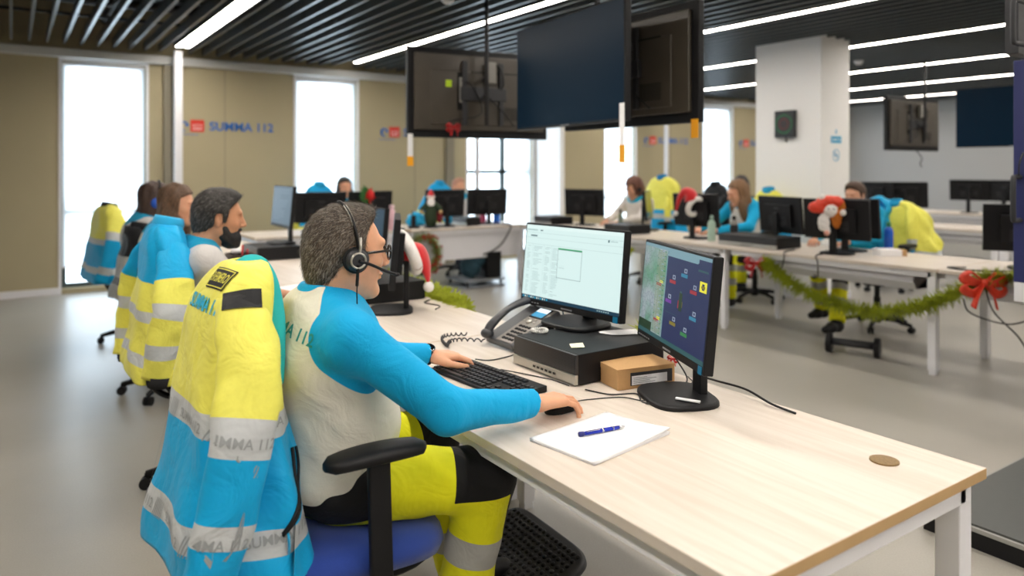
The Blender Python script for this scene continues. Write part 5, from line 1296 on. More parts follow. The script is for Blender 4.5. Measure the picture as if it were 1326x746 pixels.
# ================================================================ HIGH-VISIBILITY JACKETS ON CHAIR BACKS
SB = 'c3c7ca'
def jacket(label, loc, rz, body_stops, sleeve_stops, top='YELLOW', H=(.52, 1.20), hood=None, lining=None, names=('a',), right=None, left=None, cuff=None, seed=0, detail=False, wid=1.0, fold=1.0):
    t = empty('work_jacket', (loc[0], loc[1], 0), rz); tag(t, label, 'jacket', 'high visibility jackets on chair backs')
    z0, z1 = H; n = 96; N = 90; rings = []; us = []
    for k in range(N + 1):
        s = k / N; z = z0 + (z1 - z0) * s
        if s < .80: f = s / .80; b = (.285 - .105 * f) * wid; a = .165 - .078 * f
        else: f = (s - .80) / .20; g = math.sqrt(max(0, 1 - f ** 1.5)); b = (.04 + .14 * g) * wid; a = .04 + .047 * g
        cx = .03 - .012 * s + (.05 * max(0, (s - .78) / .22) ** 1.3 if names[0] == 'front' else 0)
        sh = .008 * min(1, s / .5) * (1 if names[0] == 'front' else 0); a -= sh; cx += sh
        r = []
        for j in range(n):
            th = 2 * PI * j / n; e = 2 / 2.7; ca, sa = math.cos(th), math.sin(th)
            amp = .010 * fold * (1 - .75 * s)
            w = 1 + (amp * math.sin(5 * th + seed + 1.5 * s) + amp * .7 * math.sin(9 * th + 2 * seed - 5 * s) + .010 * fold * math.sin(16 * s + 3 * th + seed) * math.sin(4 * th)) / .2
            r.append((cx + a * w * math.copysign(abs(ca) ** e, ca), b * w * math.copysign(abs(sa) ** e, sa), z + .012 * math.sin(2 * th + seed) * (1 - s)))
        rings.append(r); us += [s] * n
    m = MB(); m.loft(rings, caps=False); 
    me_o = m.build('jacket_body', rampmat('jacket_body_' + names[0], 'u', body_stops, rough=.55, bump=.2, bscale=90), t, smooth=True)
    at = me_o.data.attributes.new('u', 'FLOAT', 'POINT'); at.data.foreach_set('value', us)
    sd = me_o.modifiers.new('cloth', 'SOLIDIFY'); sd.thickness = .008; sd.offset = -1
    out = {'root': t, 'body': me_o, 'sleeves': []}
    for side, pts in (('r', right), ('l', left)):
        if pts is None: continue
        P = spline([p[:3] for p in pts], 10); R = lerpl([p[3] for p in pts], 10); M_ = len(P); q = MB(); rr = []; uu = []; nn = 40
        for i, p in enumerate(P):
            tg = (P[min(i + 1, M_ - 1)] - P[max(0, i - 1)]).normalized(); A = Vector((1, 0, 0)); A = (A - tg * A.dot(tg)).normalized(); B = tg.cross(A); s = i / (M_ - 1); ring = []
            for j in range(nn):
                th = 2 * PI * j / nn; w = 1 + fold * (.05 * math.sin(3 * th + 7 * s + seed) * min(1, s * 3) + .035 * math.sin(24 * s + 2 * th + seed) + .03 * math.sin(43 * s - 3 * th))
                ring.append(tuple(p + (A * math.cos(th) * 1.08 + B * math.sin(th) * .72) * R[i] * w))
            rr.append(ring); uu += [s] * nn
        q.loft(rr, caps=True); o = q.build('sleeve', rampmat('jacket_sleeve_' + names[0], 'u', sleeve_stops, rough=.55, bump=.2, bscale=90), t, smooth=True)
        a_ = o.data.attributes.new('u', 'FLOAT', 'POINT'); a_.data.foreach_set('value', uu); out['sleeves'].append(o)
        if cuff:
            e = P[-1]; d = (P[-1] - P[-2]).normalized(); MB().tube([e - d * .01, e + d * .02, e + d * .035], [R[-1] * .85, R[-1] * .8, R[-1] * .7], 20).build('cuff', cuff, t, smooth=True)
    zt = z1 - .02; cxt = .105 if names[0] == 'front' else .03
    c = MB(); cr = []
    for k in range(9):
        s = k / 8; z = zt - .03 + .075 * s; b = (.062 + .014 * math.sin(s * 3)) ; a = .055 + .010 * math.sin(s * 3)
        cr.append([(cxt + .012 * s + a * math.cos(2 * PI * j / 32), b * math.sin(2 * PI * j / 32) * (1 + .05 * math.sin(6 * PI * j / 32)), z + .012 * math.cos(2 * PI * j / 32) * -s) for j in range(32)])
    if not lining: c.loft(cr, caps=False); o = c.build('collar', hood or M_cyan, t, smooth=True); o.modifiers.new('s', 'SOLIDIFY').thickness = .007
    if lining:
        L = spline(lining, 8); q = MB(); rr = []
        for i, p in enumerate(L):
            s = i / (len(L) - 1); w = .030 * (1 - .3 * s); rr.append([(p.x + .010 * math.cos(2 * PI * j / 16) * (1 + .5 * math.sin(9 * s)) + .0 , p.y + w * .35 * math.cos(2 * PI * j / 16 + .5), p.z) if False else tuple(p + Vector((math.cos(2 * PI * j / 16) * w, math.sin(2 * PI * j / 16) * .022, math.sin(2 * PI * j / 16) * .016))) for j in range(16)])
        q.loft(rr).build('lining_flap', mat('turquoise_lining', '18b4b8', .7, bump=.4, bscale=60), t, smooth=True)
    return out
YEL, CY, GR, BK = 'ece766', '0ca8e2', SB, '14151c'
# (1) the jacket in front
b_st = [(0, CY), (.105, GR), (.185, CY), (.45, GR), (.53, YEL)]
s_st = [(0, YEL), (.562, GR), (.645, CY), (.775, GR), (.835, CY)]
Rsl = [(.03, -.06, 1.11, .046), (.02, -.145, 1.085, .055), (.02, -.210, .99, .066), (-.012, -.262, .86, .062), (-.060, -.275, .675, .056), (-.098, -.27, .55, .050)]
Lsl = [(.03, .06, 1.11, .046), (.04, .14, 1.08, .055), (.09, .18, .98, .062), (.12, .20, .82, .060), (.12, .21, .68, .055), (.12, .21, .56, .050)]
J1 = jacket('yellow and blue reflective jacket with black name patch on the front chair', (.405, 1.865), .05, b_st, s_st, names=('front',), right=Rsl, left=Lsl, seed=1.0,
            lining=[(.07, -.01, 1.185), (.085, -.04, 1.195), (.10, -.075, 1.155), (.108, -.105, 1.08), (.105, -.12, .995), (.10, -.13, .93)], hood=mat('turquoise_hood', '18b4b8', .7, bump=.4, bscale=60))
body = J1['body']; sl = J1['sleeves'][0]
M_print = mat('cyan_print', '17a9cf', .6); M_patch = mat('black_patch', '101116', .7); M_yprint = mat('yellow_print', 'd9d34a', .6); M_gprint = mat('grey_print', '989c9f', .5)
Fb = frame_from(Vector((-.5, -.02, 1.045)), (0, -1, .0), (0, 0, 1))
vs, fs = text_verts('SUMMA 112', .042, 0, .0014)
decal('back_lettering', vs, fs, body, frame_from(Vector((-.5, -.04, 1.105)), (0, -1, .0), (0, 0, 1)), M_print, .003, body)
rect = lambda w, h: ([Vector((-w / 2, -h / 2, 0)), Vector((w / 2, -h / 2, 0)), Vector((w / 2, h / 2, 0)), Vector((-w / 2, h / 2, 0))], [(0, 1, 2, 3)])
Fp = frame_dir((-.01, -.045, 1.17), (-.8, -.25, .5), (.4, .0, 1))
v_, f_ = rect(.108, .055); decal('name_patch', v_, f_, body, Fp, M_patch, .003, body)
vs, fs = text_verts('ENFERMERO', .036, 0, .0006); vs = [Vector((v.x * .46, v.y * .95, 0)) for v in vs]; decal('name_lettering', vs, fs, body, Fp, M_yprint, .0045, body)
def outline(w, h, e): return [Vector(p) for p in ((-w, -h, 0), (w, -h, 0), (w, h, 0), (-w, h, 0), (-w + e, -h + e, 0), (w - e, -h + e, 0), (w - e, h - e, 0), (-w + e, h - e, 0))], [(0, 1, 5, 4), (1, 2, 6, 5), (2, 3, 7, 6), (3, 0, 4, 7)]
v_, f_ = outline(.051, .0245, .0028); decal('patch_border', v_, f_, body, Fp, M_yprint, .0045, body)
Fs = frame_from(Vector((-.02, -.70, 1.08)), (1, 0, -.1), (.1, .0, 1))
v_, f_ = rect(.085, .046); decal('shoulder_panel', v_, f_, [body, sl], frame_dir((.01, -.17, 1.135), (-.35, -.85, .35), (.0, .2, 1)), M_patch, .004, sl)
# reflective band lettering and slanted bars
def band_print(target, c, right, up, size=.030, n=1, gap=.2):
    for i in range(n):
        cc = Vector(c) + Vector(right).normalized() * (gap * i)
        vs, fs = text_verts('SUMMA 112', size, 0, .0004); decal('band_lettering', vs, fs, target, frame_from(cc, right, up), M_gprint, .0025, target)
        vv = []; ff = []
        for k in range(6):
            x = .085 + k * .008; b0 = len(vv); vv += [Vector((x, -.022, 0)), Vector((x + .003, -.022, 0)), Vector((x + .016, .022, 0)), Vector((x + .013, .022, 0))]; ff.append((b0, b0 + 1, b0 + 2, b0 + 3))
        decal('band_bars', vv, ff, target, frame_from(cc, right, up), M_gprint, .0025, target)
zb1 = .52 + .68 * .49; zb2 = .52 + .68 * .145
for zb in (zb1, zb2):
    band_print(body, (-.6, .16, zb), (0, -1, 0), (0, 0, 1), n=2, gap=.24)
    band_print(body, (.07, -.7, zb), (1, 0, 0), (0, 0, 1), n=1)
band_print(sl, (-.03, -.8, .855), (1, 0, -.25), (.25, 0, 1)); band_print(sl, (-.09, -.8, .665), (1, 0, -.25), (.25, 0, 1))
# zipped pocket on the front panel
def onsurf(target, pts, off=.004):
    me = target.data; bvh = BVHTree.FromPolygons([v.co for v in me.vertices], [tuple(p.vertices) for p in me.polygons]); out = []
    for p in pts:
        h = bvh.ray_cast(Vector((p[0], -.9, p[1])), Vector((0, 1, 0)), 2.0); q = h[0] if h[0] is not None else Vector((p[0], -.25, p[1])); out.append(q + Vector((0, -off, 0)))
    return out
zp = onsurf(body, [(.125 - .004 * k + .02 * math.sin(k / 14 * PI),   .775 - .0105 * k) for k in range(15)])
MB().tube(zp, .0045, 8).build('pocket_zip', M_black, body, smooth=True)
zp2 = onsurf(body, [(.138 - .005 * k + .028 * math.sin(k / 14 * PI), .772 - .0105 * k) for k in range(15)], .006)
MB().tube(zp2, .0035, 8).build('pocket_flap_edge', M_black, body, smooth=True)
zp3 = onsurf(body, [(.078, .63), (.080, .605), (.079, .585)], .008); MB().tube(zp3, .006, 8, flat=.4).build('zip_pull', M_cyan, body, smooth=True)
seam = onsurf(body, [(-.03 + .003 * math.sin(k), .80 - .02 * k) for k in range(14)], .0012); MB().tube(seam, .0012, 5).build('side_seam', mat('seam_dark_blue', '0b6d9c', .7), body)
# (2) jacket behind the bearded man: cyan top, yellow below
b2 = [(0, YEL), (.10, GR), (.17, YEL), (.37, GR), (.44, YEL), (.62, CY)]
s2 = [(0, CY), (.40, YEL), (.55, GR), (.64, YEL), (.80, GR), (.88, YEL)]
R2 = [(.03, -.06, 1.11, .046), (.03, -.15, 1.07, .058), (.02, -.23, .96, .070), (.0, -.27, .84, .072), (-.03, -.265, .72, .066), (-.045, -.25, .58, .058)]
L2 = [(.03, .06, 1.11, .046), (.0, .15, 1.07, .058), (-.04, .23, .95, .066), (-.055, .265, .82, .066), (-.07, .28, .70, .06), (-.08, .27, .58, .055)]
J2 = jacket('cyan topped yellow reflective jacket with black cuffs behind the bearded man', (.53, 3.50), .03, b2, s2, names=('second',), right=R2, left=L2, seed=2.2, H=(.56, 1.19), cuff=M_blackfab)
star = []; sf = []
for k in range(3):
    a = k * PI / 3; c_, s_ = math.cos(a), math.sin(a); b0 = len(star); star += [Vector((x * c_ - y * s_, x * s_ + y * c_, 0)) for x, y in ((-.008, -.03), (.008, -.03), (.008, .03), (-.008, .03))]; sf.append((b0, b0 + 1, b0 + 2, b0 + 3))
decal('rescue_star', star, sf, J2['body'], frame_from(Vector((-.6, .12, .97)), (0, -1, 0), (0, 0, 1)), mat('dark_blue_print', '1c2a55', .6), .004, J2['body'])
# (3) farthest jacket on the left: yellow top, dark collar, blue below
b3 = [(0, 'b9b48c'), (.0001, CY), (.12, GR), (.20, CY), (.50, GR), (.57, YEL)]
s3 = [(0, YEL), (.52, GR), (.60, CY), (.82, GR), (.90, CY)]
jacket('yellow and blue reflective jacket with dark collar farthest left by the window', (.62, 6.75), .2, b3, s3, names=('third',), right=Rsl, left=Lsl, seed=3.1, H=(.54, 1.13), hood=M_blackfab, wid=1.2)
# (4) something grey and striped over the woman's chair
jacket('grey and black hooded coat over the chair of the brown haired woman', (.64, 5.16), 0, [(0, '9a9a96'), (.2, '5a5a5c'), (.3, '9a9a96'), (.6, '17181c')], [(0, '17181c'), (.5, '9a9a96')], names=('grey',), seed=.4, H=(.62, 1.06), hood=M_blackfab, wid=.8)
# right row (chairs face -x)
jacket('yellow jacket with wide blue hood over the chair of the short haired woman', (6.98, 6.74), PI, [(0, CY), (.3, GR), (.38, CY), (.45, YEL)], [(0, YEL), (.6, GR), (.7, CY)], names=('fourth',), right=Rsl, left=Lsl, seed=.7, H=(.56, 1.33), hood=mat('blue_hood', '0f78b8', .7, bump=.3), wid=1.5)
jacket('yellow jacket mostly hidden behind the monitor right of the long haired woman', (7.0, 5.14), PI, [(0, CY), (.3, GR), (.38, YEL)], [(0, YEL), (.6, GR), (.7, CY)], names=('fifth',), right=Rsl, left=Lsl, seed=1.7, H=(.56, 1.20), hood=M_cyan)
J6 = jacket('yellow jacket with big cyan hood over the chair right of the plush toy monitor', (6.70, 3.56), PI, [(0, CY), (.12, GR), (.22, YEL)], [(0, YEL), (.62, GR), (.74, CY)], names=('sixth',), right=Rsl, left=Lsl, seed=2.7, H=(.60, 1.12), hood=M_cyan, wid=1.55)
q = SDF(); q.ell((.10, -.12, 1.06), (.10, .12, .12), .03).sub((.18, -.10, 1.07), (.08, .07, .085), .02).ell((.12, -.10, .90), (.07, .10, .14), .05).ell((.14, -.12, .76), (.06, .12, .10), .04)
V, Q = q.mesh(.009, warp=folds(.006, 1.5, 0)); np_mesh('hood', V, Q, M_cyan, J6['root'])
jacket('black padded coat on the chair between the two women in the right row', (7.55, 6.35), PI, [(0, '15161b'), (.5, '1b1c22')], [(0, '15161b'), (.5, '1b1c22')], names=('black',), right=Rsl, left=Lsl, seed=3.7, H=(.56, 1.24), hood=M_blackfab)

for (x, y, lab, nm) in ((3.20, 9.02, 'cyan jacket over the chair of the dark haired person by the left windows', 'cyanone'), (4.93, 9.05, 'cyan jacket over the chair of the almost bald person', 'cyantwo')):
    jacket(lab, (x, y), -PI / 2, [(0, YEL), (.25, CY)], [(0, CY), (.6, YEL)], names=(nm,), right=Rsl, seed=1.2, H=(.56, 1.24), hood=M_cyan, wid=1.0)
# ================================================================ HUNG SCREENS
def hung_tv(label, c, rz, w=1.24, h=.71, tilt=0.0, front=False, tag_=None):
    t = empty('hung_television', (c[0], c[1], c[2]), rz); tag(t, label, 'television', 'big screens hung from the ceiling')     # screen faces +x, origin at centre of the lower edge
    P = Euler((0, tilt, 0)).to_matrix().to_4x4()
    MB().b2((-.035, -w / 2, 0), (.012, w / 2, h), M=P).build('casing', M_black, t, bevel=.006)
    MB().b2((.0122, -w / 2 + .010, .014), (.0135, w / 2 - .010, h - .010), M=P).build('screen', mat('tv_screen_glass', '0c2234', .32, var=.02, spec=.06), t)
    MB().b2((.0122, -.05, .003), (.0145, .05, .010), M=P).build('badge', M_grey, t)
    MB().b2((-.065, -w / 2 + .05, .06), (-.035, w / 2 - .05, h - .05), M=P).b2((-.075, -w / 2 + .18, .10), (-.06, w / 2 - .18, h - .18), M=P).build('rear_housing', M_blackrear, t, bevel=.010)
    v = MB()
    v.b2((-.078, .16, .22), (-.074, .22, .52), M=P); MB().b2((-.078, -.36, h - .185), (-.074, .10, h - .178), M=P).build('top_groove', M_void, t)
    for k in range(9): v.b2((-.0765, -.36, .15 + k * .012), (-.0745, -.18, .155 + k * .012), M=P)
    v.build('rear_slots', M_void, t)
    q = MB(); q.b2((-.11, -.20, h * .42), (-.076, .20, h * .57), M=P); q.b2((-.10, -.18, .10), (-.078, -.14, h - .1), M=P); q.b2((-.10, .14, .10), (-.078, .18, h - .1), M=P)
    q.build('mount_plate', M_darkgrey, t, bevel=.004)
    q = MB(); q.b2((-.125, -.10, h * .62), (-.08, -.03, h * .86), M=P); q.b2((-.084, .18, .28), (-.077, .205, .48), M=P); q.build('power_box', mat('pale_grey_box', '8f8d88', .5), t, bevel=.004)
    q = MB(); q.tube(spline([(-.10, -.06, h * .84), (-.13, -.13, h * .80), (-.12, -.17, h * .62), (-.09, -.12, h * .5)], 6), .007, 8); q.tube(spline([(-.085, .19, .46), (-.12, .10, .40), (-.10, .02, .20), (-.09, .24, .14), (-.09, .3, .12)], 6), .005, 8)
    q.tube(spline([(-.11, -.05, h * .45), (-.12, -.18, h * .28), (-.09, -.28, .10)], 6), .005, 8); q.build('rear_cables', M_cable, t, smooth=True)
    return t
M_blackrear = mat('dark_rear_shell', '453f37', .35, var=.25, scale=6, bump=.2, bscale=60)
tv1 = hung_tv('hung screen seen from behind with green sticker, leftmost of the hung cluster', (3.15, 5.10, 1.675), PI / 2 - .13)
MB().b2((-.080, .27, .40), (-.0785, .32, .455)).build('green_sticker', mat('lime_sticker', 'a9c814', .6), tv1)
tv2 = hung_tv('large dark screen facing the camera in the middle of the hung cluster', (2.93, 3.68, 1.70), PI - .09, front=True)
tv3 = hung_tv('hung screen back with open cable slots, right of the big dark screen', (3.30, 3.50, 1.695), .0)
tv4 = hung_tv('hung screen seen from behind over the far rows', (9.98, 5.12, 1.675), PI / 2 - .04)
tv5 = hung_tv('dark blue hung screen facing left beside the navy display', (9.55, 3.72, 1.69), PI + .05)
def pole(label, x, y, zlo, hx=None, arms=()):
    t = empty('ceiling_mount', (x, y, zlo)); tag(t, label, 'mount')
    MB().tube([(0, 0, 0), (0, 0, SLAT_Z + .3 - zlo)], .017, 16).build('tube', M_darkgrey, t, smooth=True)
    MB().lathe([(.07, 0), (.07, .01)], (0, 0, SLAT_Z + .29 - zlo), 20).build('ceiling_flange', M_darkgrey, t)
    a = MB()
    for (dx, dy, z0) in arms: a.tube([(0, 0, z0 - zlo), (dx, dy, z0 - zlo)], .018, 8)
    if arms: a.build('cross_arm', M_darkgrey, t)
pole('dark tube from the ceiling in front of the hung screen with the green sticker', 3.10, 4.90, 1.77, arms=((.05, .12, 2.0), (.05, .12, 2.15)))
pole('dark tube from the ceiling between the two back to back hung screens', 3.12, 3.60, 2.0, arms=((.12, 0, 2.05), (-.14, 0, 2.05)))
pole('dark tube holding the hung screen over the far rows', 10.0, 4.95, 1.80, arms=((.0, .12, 2.0),))
pole('dark tube behind the dark blue hung screen on the right', 9.75, 3.7, 1.85, arms=((-.15, 0, 2.0),))
# paper tags hanging from the screens: white strip with an orange end
for (x, y, z, L, lab, white) in ((2.545, 5.125, 1.70, .25, 'white and orange paper strip at the left corner of the leftmost hung screen', 1), (2.859, 3.085, 1.80, .34, 'white and orange paper strip at the right corner of the big dark screen', 1), (3.264, 2.91, 1.715, .11, 'short orange paper tag at the right corner of the slotted screen back', 0)):
    t = empty('hanging_tag', (x, y, z), (.0 if x < 2.6 else 1.48 if x < 3 else PI / 2)); tag(t, lab, 'tag', 'paper tags on the hung screens')
    if white: MB().b2((-.0225, -.001, -L * .72), (.0225, .001, 0)).build('white_strip', M_paper, t)
    MB().b2((-.026, -.002, -L), (.026, .002, -L * (.70 if white else 0))).build('orange_end', mat('tag_orange', 'f5a80c', .6), t)
# red bow under the first screen
def bow(label, loc, rz, s, m, name='ribbon_bow', tails=2):
    t = empty(name, loc, rz); tag(t, label, 'bow'); q = MB()
    for sx in (-1, 1):
        for dz in (.25, -.35):
            pts = spline([(0, 0, 0), (sx * .6 * s, .15 * s, (dz + .25) * s), (sx * 1.0 * s, .1 * s, dz * s), (sx * .55 * s, -.1 * s, (dz - .25) * s), (0, 0, 0)], 6); q.tube(pts, [.26 * s * (0.45 + .8 * math.sin(PI * i / (len(pts) - 1))) for i in range(len(pts))], 8, flat=.25)
    q.build('loops', m, t, smooth=True)
    MB().ball((0, -.05 * s, 0), .2 * s, 8).build('knot', m, t, smooth=True)
    for sx in (-1, 1)[:tails]:
        q = MB(); q.tube(spline([(0, -.05 * s, 0), (sx * .35 * s, -.12 * s, -.6 * s), (sx * .55 * s, -.05 * s, -1.35 * s)], 6), lerpl([.16 * s, .27 * s, .32 * s], 6), 8, flat=.2); q.build('tail', m, t, smooth=True)
    return t
M_ribbon = mat('red_glitter_ribbon', 'e03a1e', .45, var=.5, scale=120, bump=.6, bscale=300)
M_ribbon2 = mat('dark_red_ribbon', 'a01518', .5, var=.4, scale=60, bump=.5, bscale=200)
bow('dark red ribbon bow hanging from the leftmost hung screen', (2.87, 5.015, 1.76), -.1, .055, M_ribbon2)

# ================================================================ GARLANDS
def garland(label, pts, R=.05, n=1400, seed=0, m=None):
    t = empty('garland', pts[0]); tag(t, label, 'garland'); O_ = Vector(pts[0]); P = spline([Vector(p) - O_ for p in pts], 14); rr = random.Random(seed)
    MB().tube(P, .006, 6).build('core_wire', mat('twig_brown', '5a4326', .8), t)
    q = MB()
    for k in range(n):
        u = rr.uniform(0, len(P) - 1.001); i = int(u); p = P[i].lerp(P[i + 1], u - i); tg = (P[i + 1] - P[i]).normalized()
        d = Vector((rr.gauss(0, 1), rr.gauss(0, 1), rr.gauss(0, 1))); d = (d - tg * d.dot(tg)); d = d.normalized() + tg * rr.uniform(-.4, .4); L = R * rr.uniform(.45, 1.3)
        s = d.cross(tg).normalized() * .0050; a = p; b = p + d * L * .6; c = p + d * L - Vector((0, 0, L * .1))
        q.add([a - s, a + s, b + s, b - s, c], [(0, 1, 2, 3), (3, 2, 4)])
    o = q.build('tinsel_needles', m or M_pine, t); return t
garland('long green tinsel garland slung along the front of the right row', [(5.20, 3.88, .66), (5.20, 3.80, .60), (5.19, 3.55, .48), (5.19, 3.25, .405), (5.19, 2.95, .385), (5.19, 2.65, .46), (5.19, 2.42, .57), (5.19, 2.24, .69), (5.20, 2.12, .735), (5.24, 2.02, .75)], .074, 3400, 1)
garland('green tinsel garland draped over the back edge of the bearded man\'s desk', [(1.70, 4.15, .78), (1.80, 3.92, .79), (1.86, 3.72, .77), (1.87, 3.50, .765), (1.865, 3.30, .755), (1.86, 3.12, .73)], .062, 1500, 2)
garland('green garland end hanging behind the two lit monitors', [(5.22, 6.3, .62), (5.22, 6.0, .55), (5.22, 5.75, .52), (5.2, 5.5, .60)], .06, 1300, 3)
bow('bright red glitter bow on the garland end nearest the navy display', (5.14, 2.17, .70), -.9, .12, M_ribbon)
bow('red bow where the garland begins under the computer case, right row', (5.15, 3.92, .64), -.8, .085, M_ribbon2)
bow('red bow glimpsed between the two lit monitors', (5.17, 6.12, .62), -.8, .11, M_ribbon2)
bow('tiny red bow beside the cardboard box on the front desk', (1.865, 1.76, .775), -.9, .018, M_red)
# ================================================================ FESTIVE THINGS
def santa_hat(label, loc, rz, pts, radii, brim_c, brim_n, brim_r, pom):
    t = empty('santa_hat', loc, rz); tag(t, label, 'hat')
    MB().tube(spline(pts, 8), lerpl(radii, 8), 20, flat=.7).build('cone', M_red, t, smooth=True)
    n = Vector(brim_n).normalized(); A = n.orthogonal().normalized(); B = n.cross(A); c = Vector(brim_c)
    MB().tube([c + (A * math.cos(a) * brim_r + B * math.sin(a) * brim_r) for a in np.linspace(0, 2 * PI, 33)], .028 * brim_r / .09, 12, caps=False).build('fur_brim', M_fur, t, smooth=True)
    MB().ball(pom, .026 * brim_r / .09, 10).build('pompom', M_fur, t, smooth=True)
# hooked over the top corner of the edge-on monitor: brim upper left, tip falls to the right
santa_hat('red santa hat with white pompom hanging on the edge-on monitor', (1.60, 3.215, 1.02), -.6, [(-.01, .01, .0), (.03, 0, -.005), (.062, -.005, -.05), (.078, -.01, -.10), (.085, -.01, -.14)], [.075, .068, .046, .026, .012], (-.012, 0, .0), (-.88, -.35, -.40), .092, (.087, -.01, -.165))
santa_hat('small red santa hat hung on the monitor back in the right row', (5.50, 4.98, 0), -.9, [(.03, 0, 1.12), (.01, 0, 1.18), (-.04, 0, 1.20), (-.09, 0, 1.13), (-.12, 0, 1.02)], [.10, .09, .06, .035, .015], (.06, -.01, 1.06), (.7, -.6, -.4), .085, (-.125, 0, .99))
# santa figure
t = empty('santa_figure', (4.05, 7.62, DZ), -2.0); tag(t, 'standing santa claus figure with white beard on the window desk', 'figurine')
M_dgreen = mat('dark_green_cloth', '24351e', .8)
MB().lathe([(.085, 0), (.085, .015), (.06, .02)]).build('stand', M_darkgrey, t)
MB().lathe([(.055, .02), (.075, .10), (.07, .20), (.05, .29), (.03, .32)]).build('coat', M_dgreen, t, smooth=True)
for s_ in (-1, 1): f = MB().tube([(0, s_ * .05, .28), (.03, s_ * .11, .22), (.06, s_ * .11, .19)], [.03, .028, .02], 10).build('arm', M_dgreen, t, smooth=True); MB().ball((.07, s_ * .11, .19), .022, 8).build('mitten', mat('tan_fur', 'b89468', .9), f, smooth=True)
MB().ball((.01, 0, .345), (.04, .04, .045), 10).build('head', mat('figure_skin', 'd99f83', .6), t, smooth=True)
MB().ball((.03, 0, .30), (.035, .045, .06), 10).build('beard', M_fur, t, smooth=True)
MB().lathe([(.045, .365), (.04, .39), (.02, .43), (.0, .455)]).build('hat', M_red, t, smooth=True); ring_torus('hat_brim', (0, 0, .365), .042, .011, M_fur, t)
MB().ball((-.02, .10, .13), (.05, .04, .075), 8).build('sack', mat('sack_red', '7a1a22', .8), t, smooth=True)
# wreath on the desk side
t = empty('wreath', (3.86, 7.435, .46), 0); tag(t, 'green wreath with red berries hanging at the end of the window desks', 'wreath'); rr = random.Random(9); q = MB(); b = MB()
for k in range(1500):
    a = rr.uniform(0, 2 * PI); c = Vector((.17 * math.cos(a), 0, .20 * math.sin(a))); d = Vector((rr.gauss(0, 1), rr.gauss(0, 1), rr.gauss(0, 1))).normalized(); L = .085; s = d.orthogonal().normalized() * .008
    q.add([c - s, c + s, c + d * L], [(0, 1, 2)])
for k in range(40): a = rr.uniform(-1.6, 1.8); r_ = rr.uniform(.13, .23); b.ball((r_ * math.cos(a), -.04, r_ * 1.15 * math.sin(a)), .013, 5)
q.build('needles', mat('wreath_green', '6f8038', .7, var=.4, scale=50), t); b.build('berries', M_ribbon2, t, smooth=True)
MB().tube([(.17 * math.cos(a), 0, .20 * math.sin(a)) for a in np.linspace(0, 2 * PI, 33)], .02, 8).build('ring', mat('twig_brown', '5a4326', .8), t)
MB().tube([(0, .0, .2), (0, .025, .23), (.0, .03, .283), (0, .06, .283)], .003).build('hook', M_grey, t)
# poinsettia clipped on the monitor
t = empty('poinsettia_flower', (3.22, 7.52, 1.15), .2); tag(t, 'red artificial poinsettia with green leaves stuck on the monitor back', 'flower'); q = MB(); g_ = MB(); rr = random.Random(4)
for k in range(16):
    a = rr.uniform(0, 2 * PI); L = rr.uniform(.05, .09); c, s = math.cos(a), math.sin(a); q.add([(0, -.02, 0), (L * .5 * c - .02 * s, -.05, L * .5 * s + .02 * c), (L * c, -.04, L * s), (L * .5 * c + .02 * s, -.05, L * .5 * s - .02 * c)], [(0, 1, 2, 3)])
for k in range(7):
    a = PI * .7 + k * .35; L = .13; c, s = math.cos(a), math.sin(a); g_.add([(0, -.01, 0), (L * .5 * c - .03 * s, -.02, L * .5 * s + .03 * c), (L * c, -.02, L * s), (L * .5 * c + .03 * s, -.02, L * .5 * s - .03 * c)], [(0, 1, 2, 3)])
q.ball((0, -.05, 0), (.045, .03, .05), 8); q.tube([(.0, -.03, -.02), (.01, -.03, -.10)], [.02, .008], 6); q.build('petals', mat('petal_red', 'd01a18', .6), t); g_.build('green_leaves', mat('leaf_green', '2f6b2f', .6), t)
# plush toy on the monitor: knitted animal with striped hat
t = empty('plush_toy', (5.42, 3.42, 1.10), -.9); tag(t, 'knitted plush toy with red hat draped on the monitor in the right row', 'toy')
M_plush = mat('plush_tan', 'b5651d', .95, var=.3, bump=.8, bscale=120)
def sd(name, ops, m, h=.006, amp=.003):
    q = SDF()
    for o in ops: (q.ell if len(o) == 3 and not isinstance(o[2], str) else q.ell)(*o)
    V, Q = q.mesh(h, warp=folds(amp, 3, 0)); return np_mesh(name, V, Q, m, t)
sd('hat', [((-.09, 0, .02), (.075, .06, .05), .03), ((-.02, 0, .065), (.08, .06, .05), .03), ((.05, 0, .06), (.05, .05, .05), .03)], M_ribbon, .007)
sd('head', [((.0, -.02, .0), (.055, .05, .06), .02)], M_fur, .007)
sd('body', [((.045, -.01, -.06), (.04, .04, .09), .02), ((.08, .0, .02), (.035, .04, .06), .02), ((.02, 0, -.03), (.03, .03, .05), .02)], M_plush, .007)
sd('scarf', [((-.05, -.02, -.10), (.045, .03, .075), .02), ((-.02, -.02, -.17), (.02, .02, .03), .02)], M_fur, .007)
MB().ball((-.06, -.02, .10), .026, 8).build('pompom', M_fur, t, smooth=True); MB().ball((.09, -.03, -.02), .026, 8).build('paw', M_fur, t, smooth=True); MB().ball((-.03, -.04, -.185), .022, 8).build('foot', mat('plush_pink', 'd9a090', .9), t, smooth=True)
for e in (-.02, .02): MB().ball((e, -.07, .01), .006, 6).build('eye', M_blackgloss, t, smooth=True)
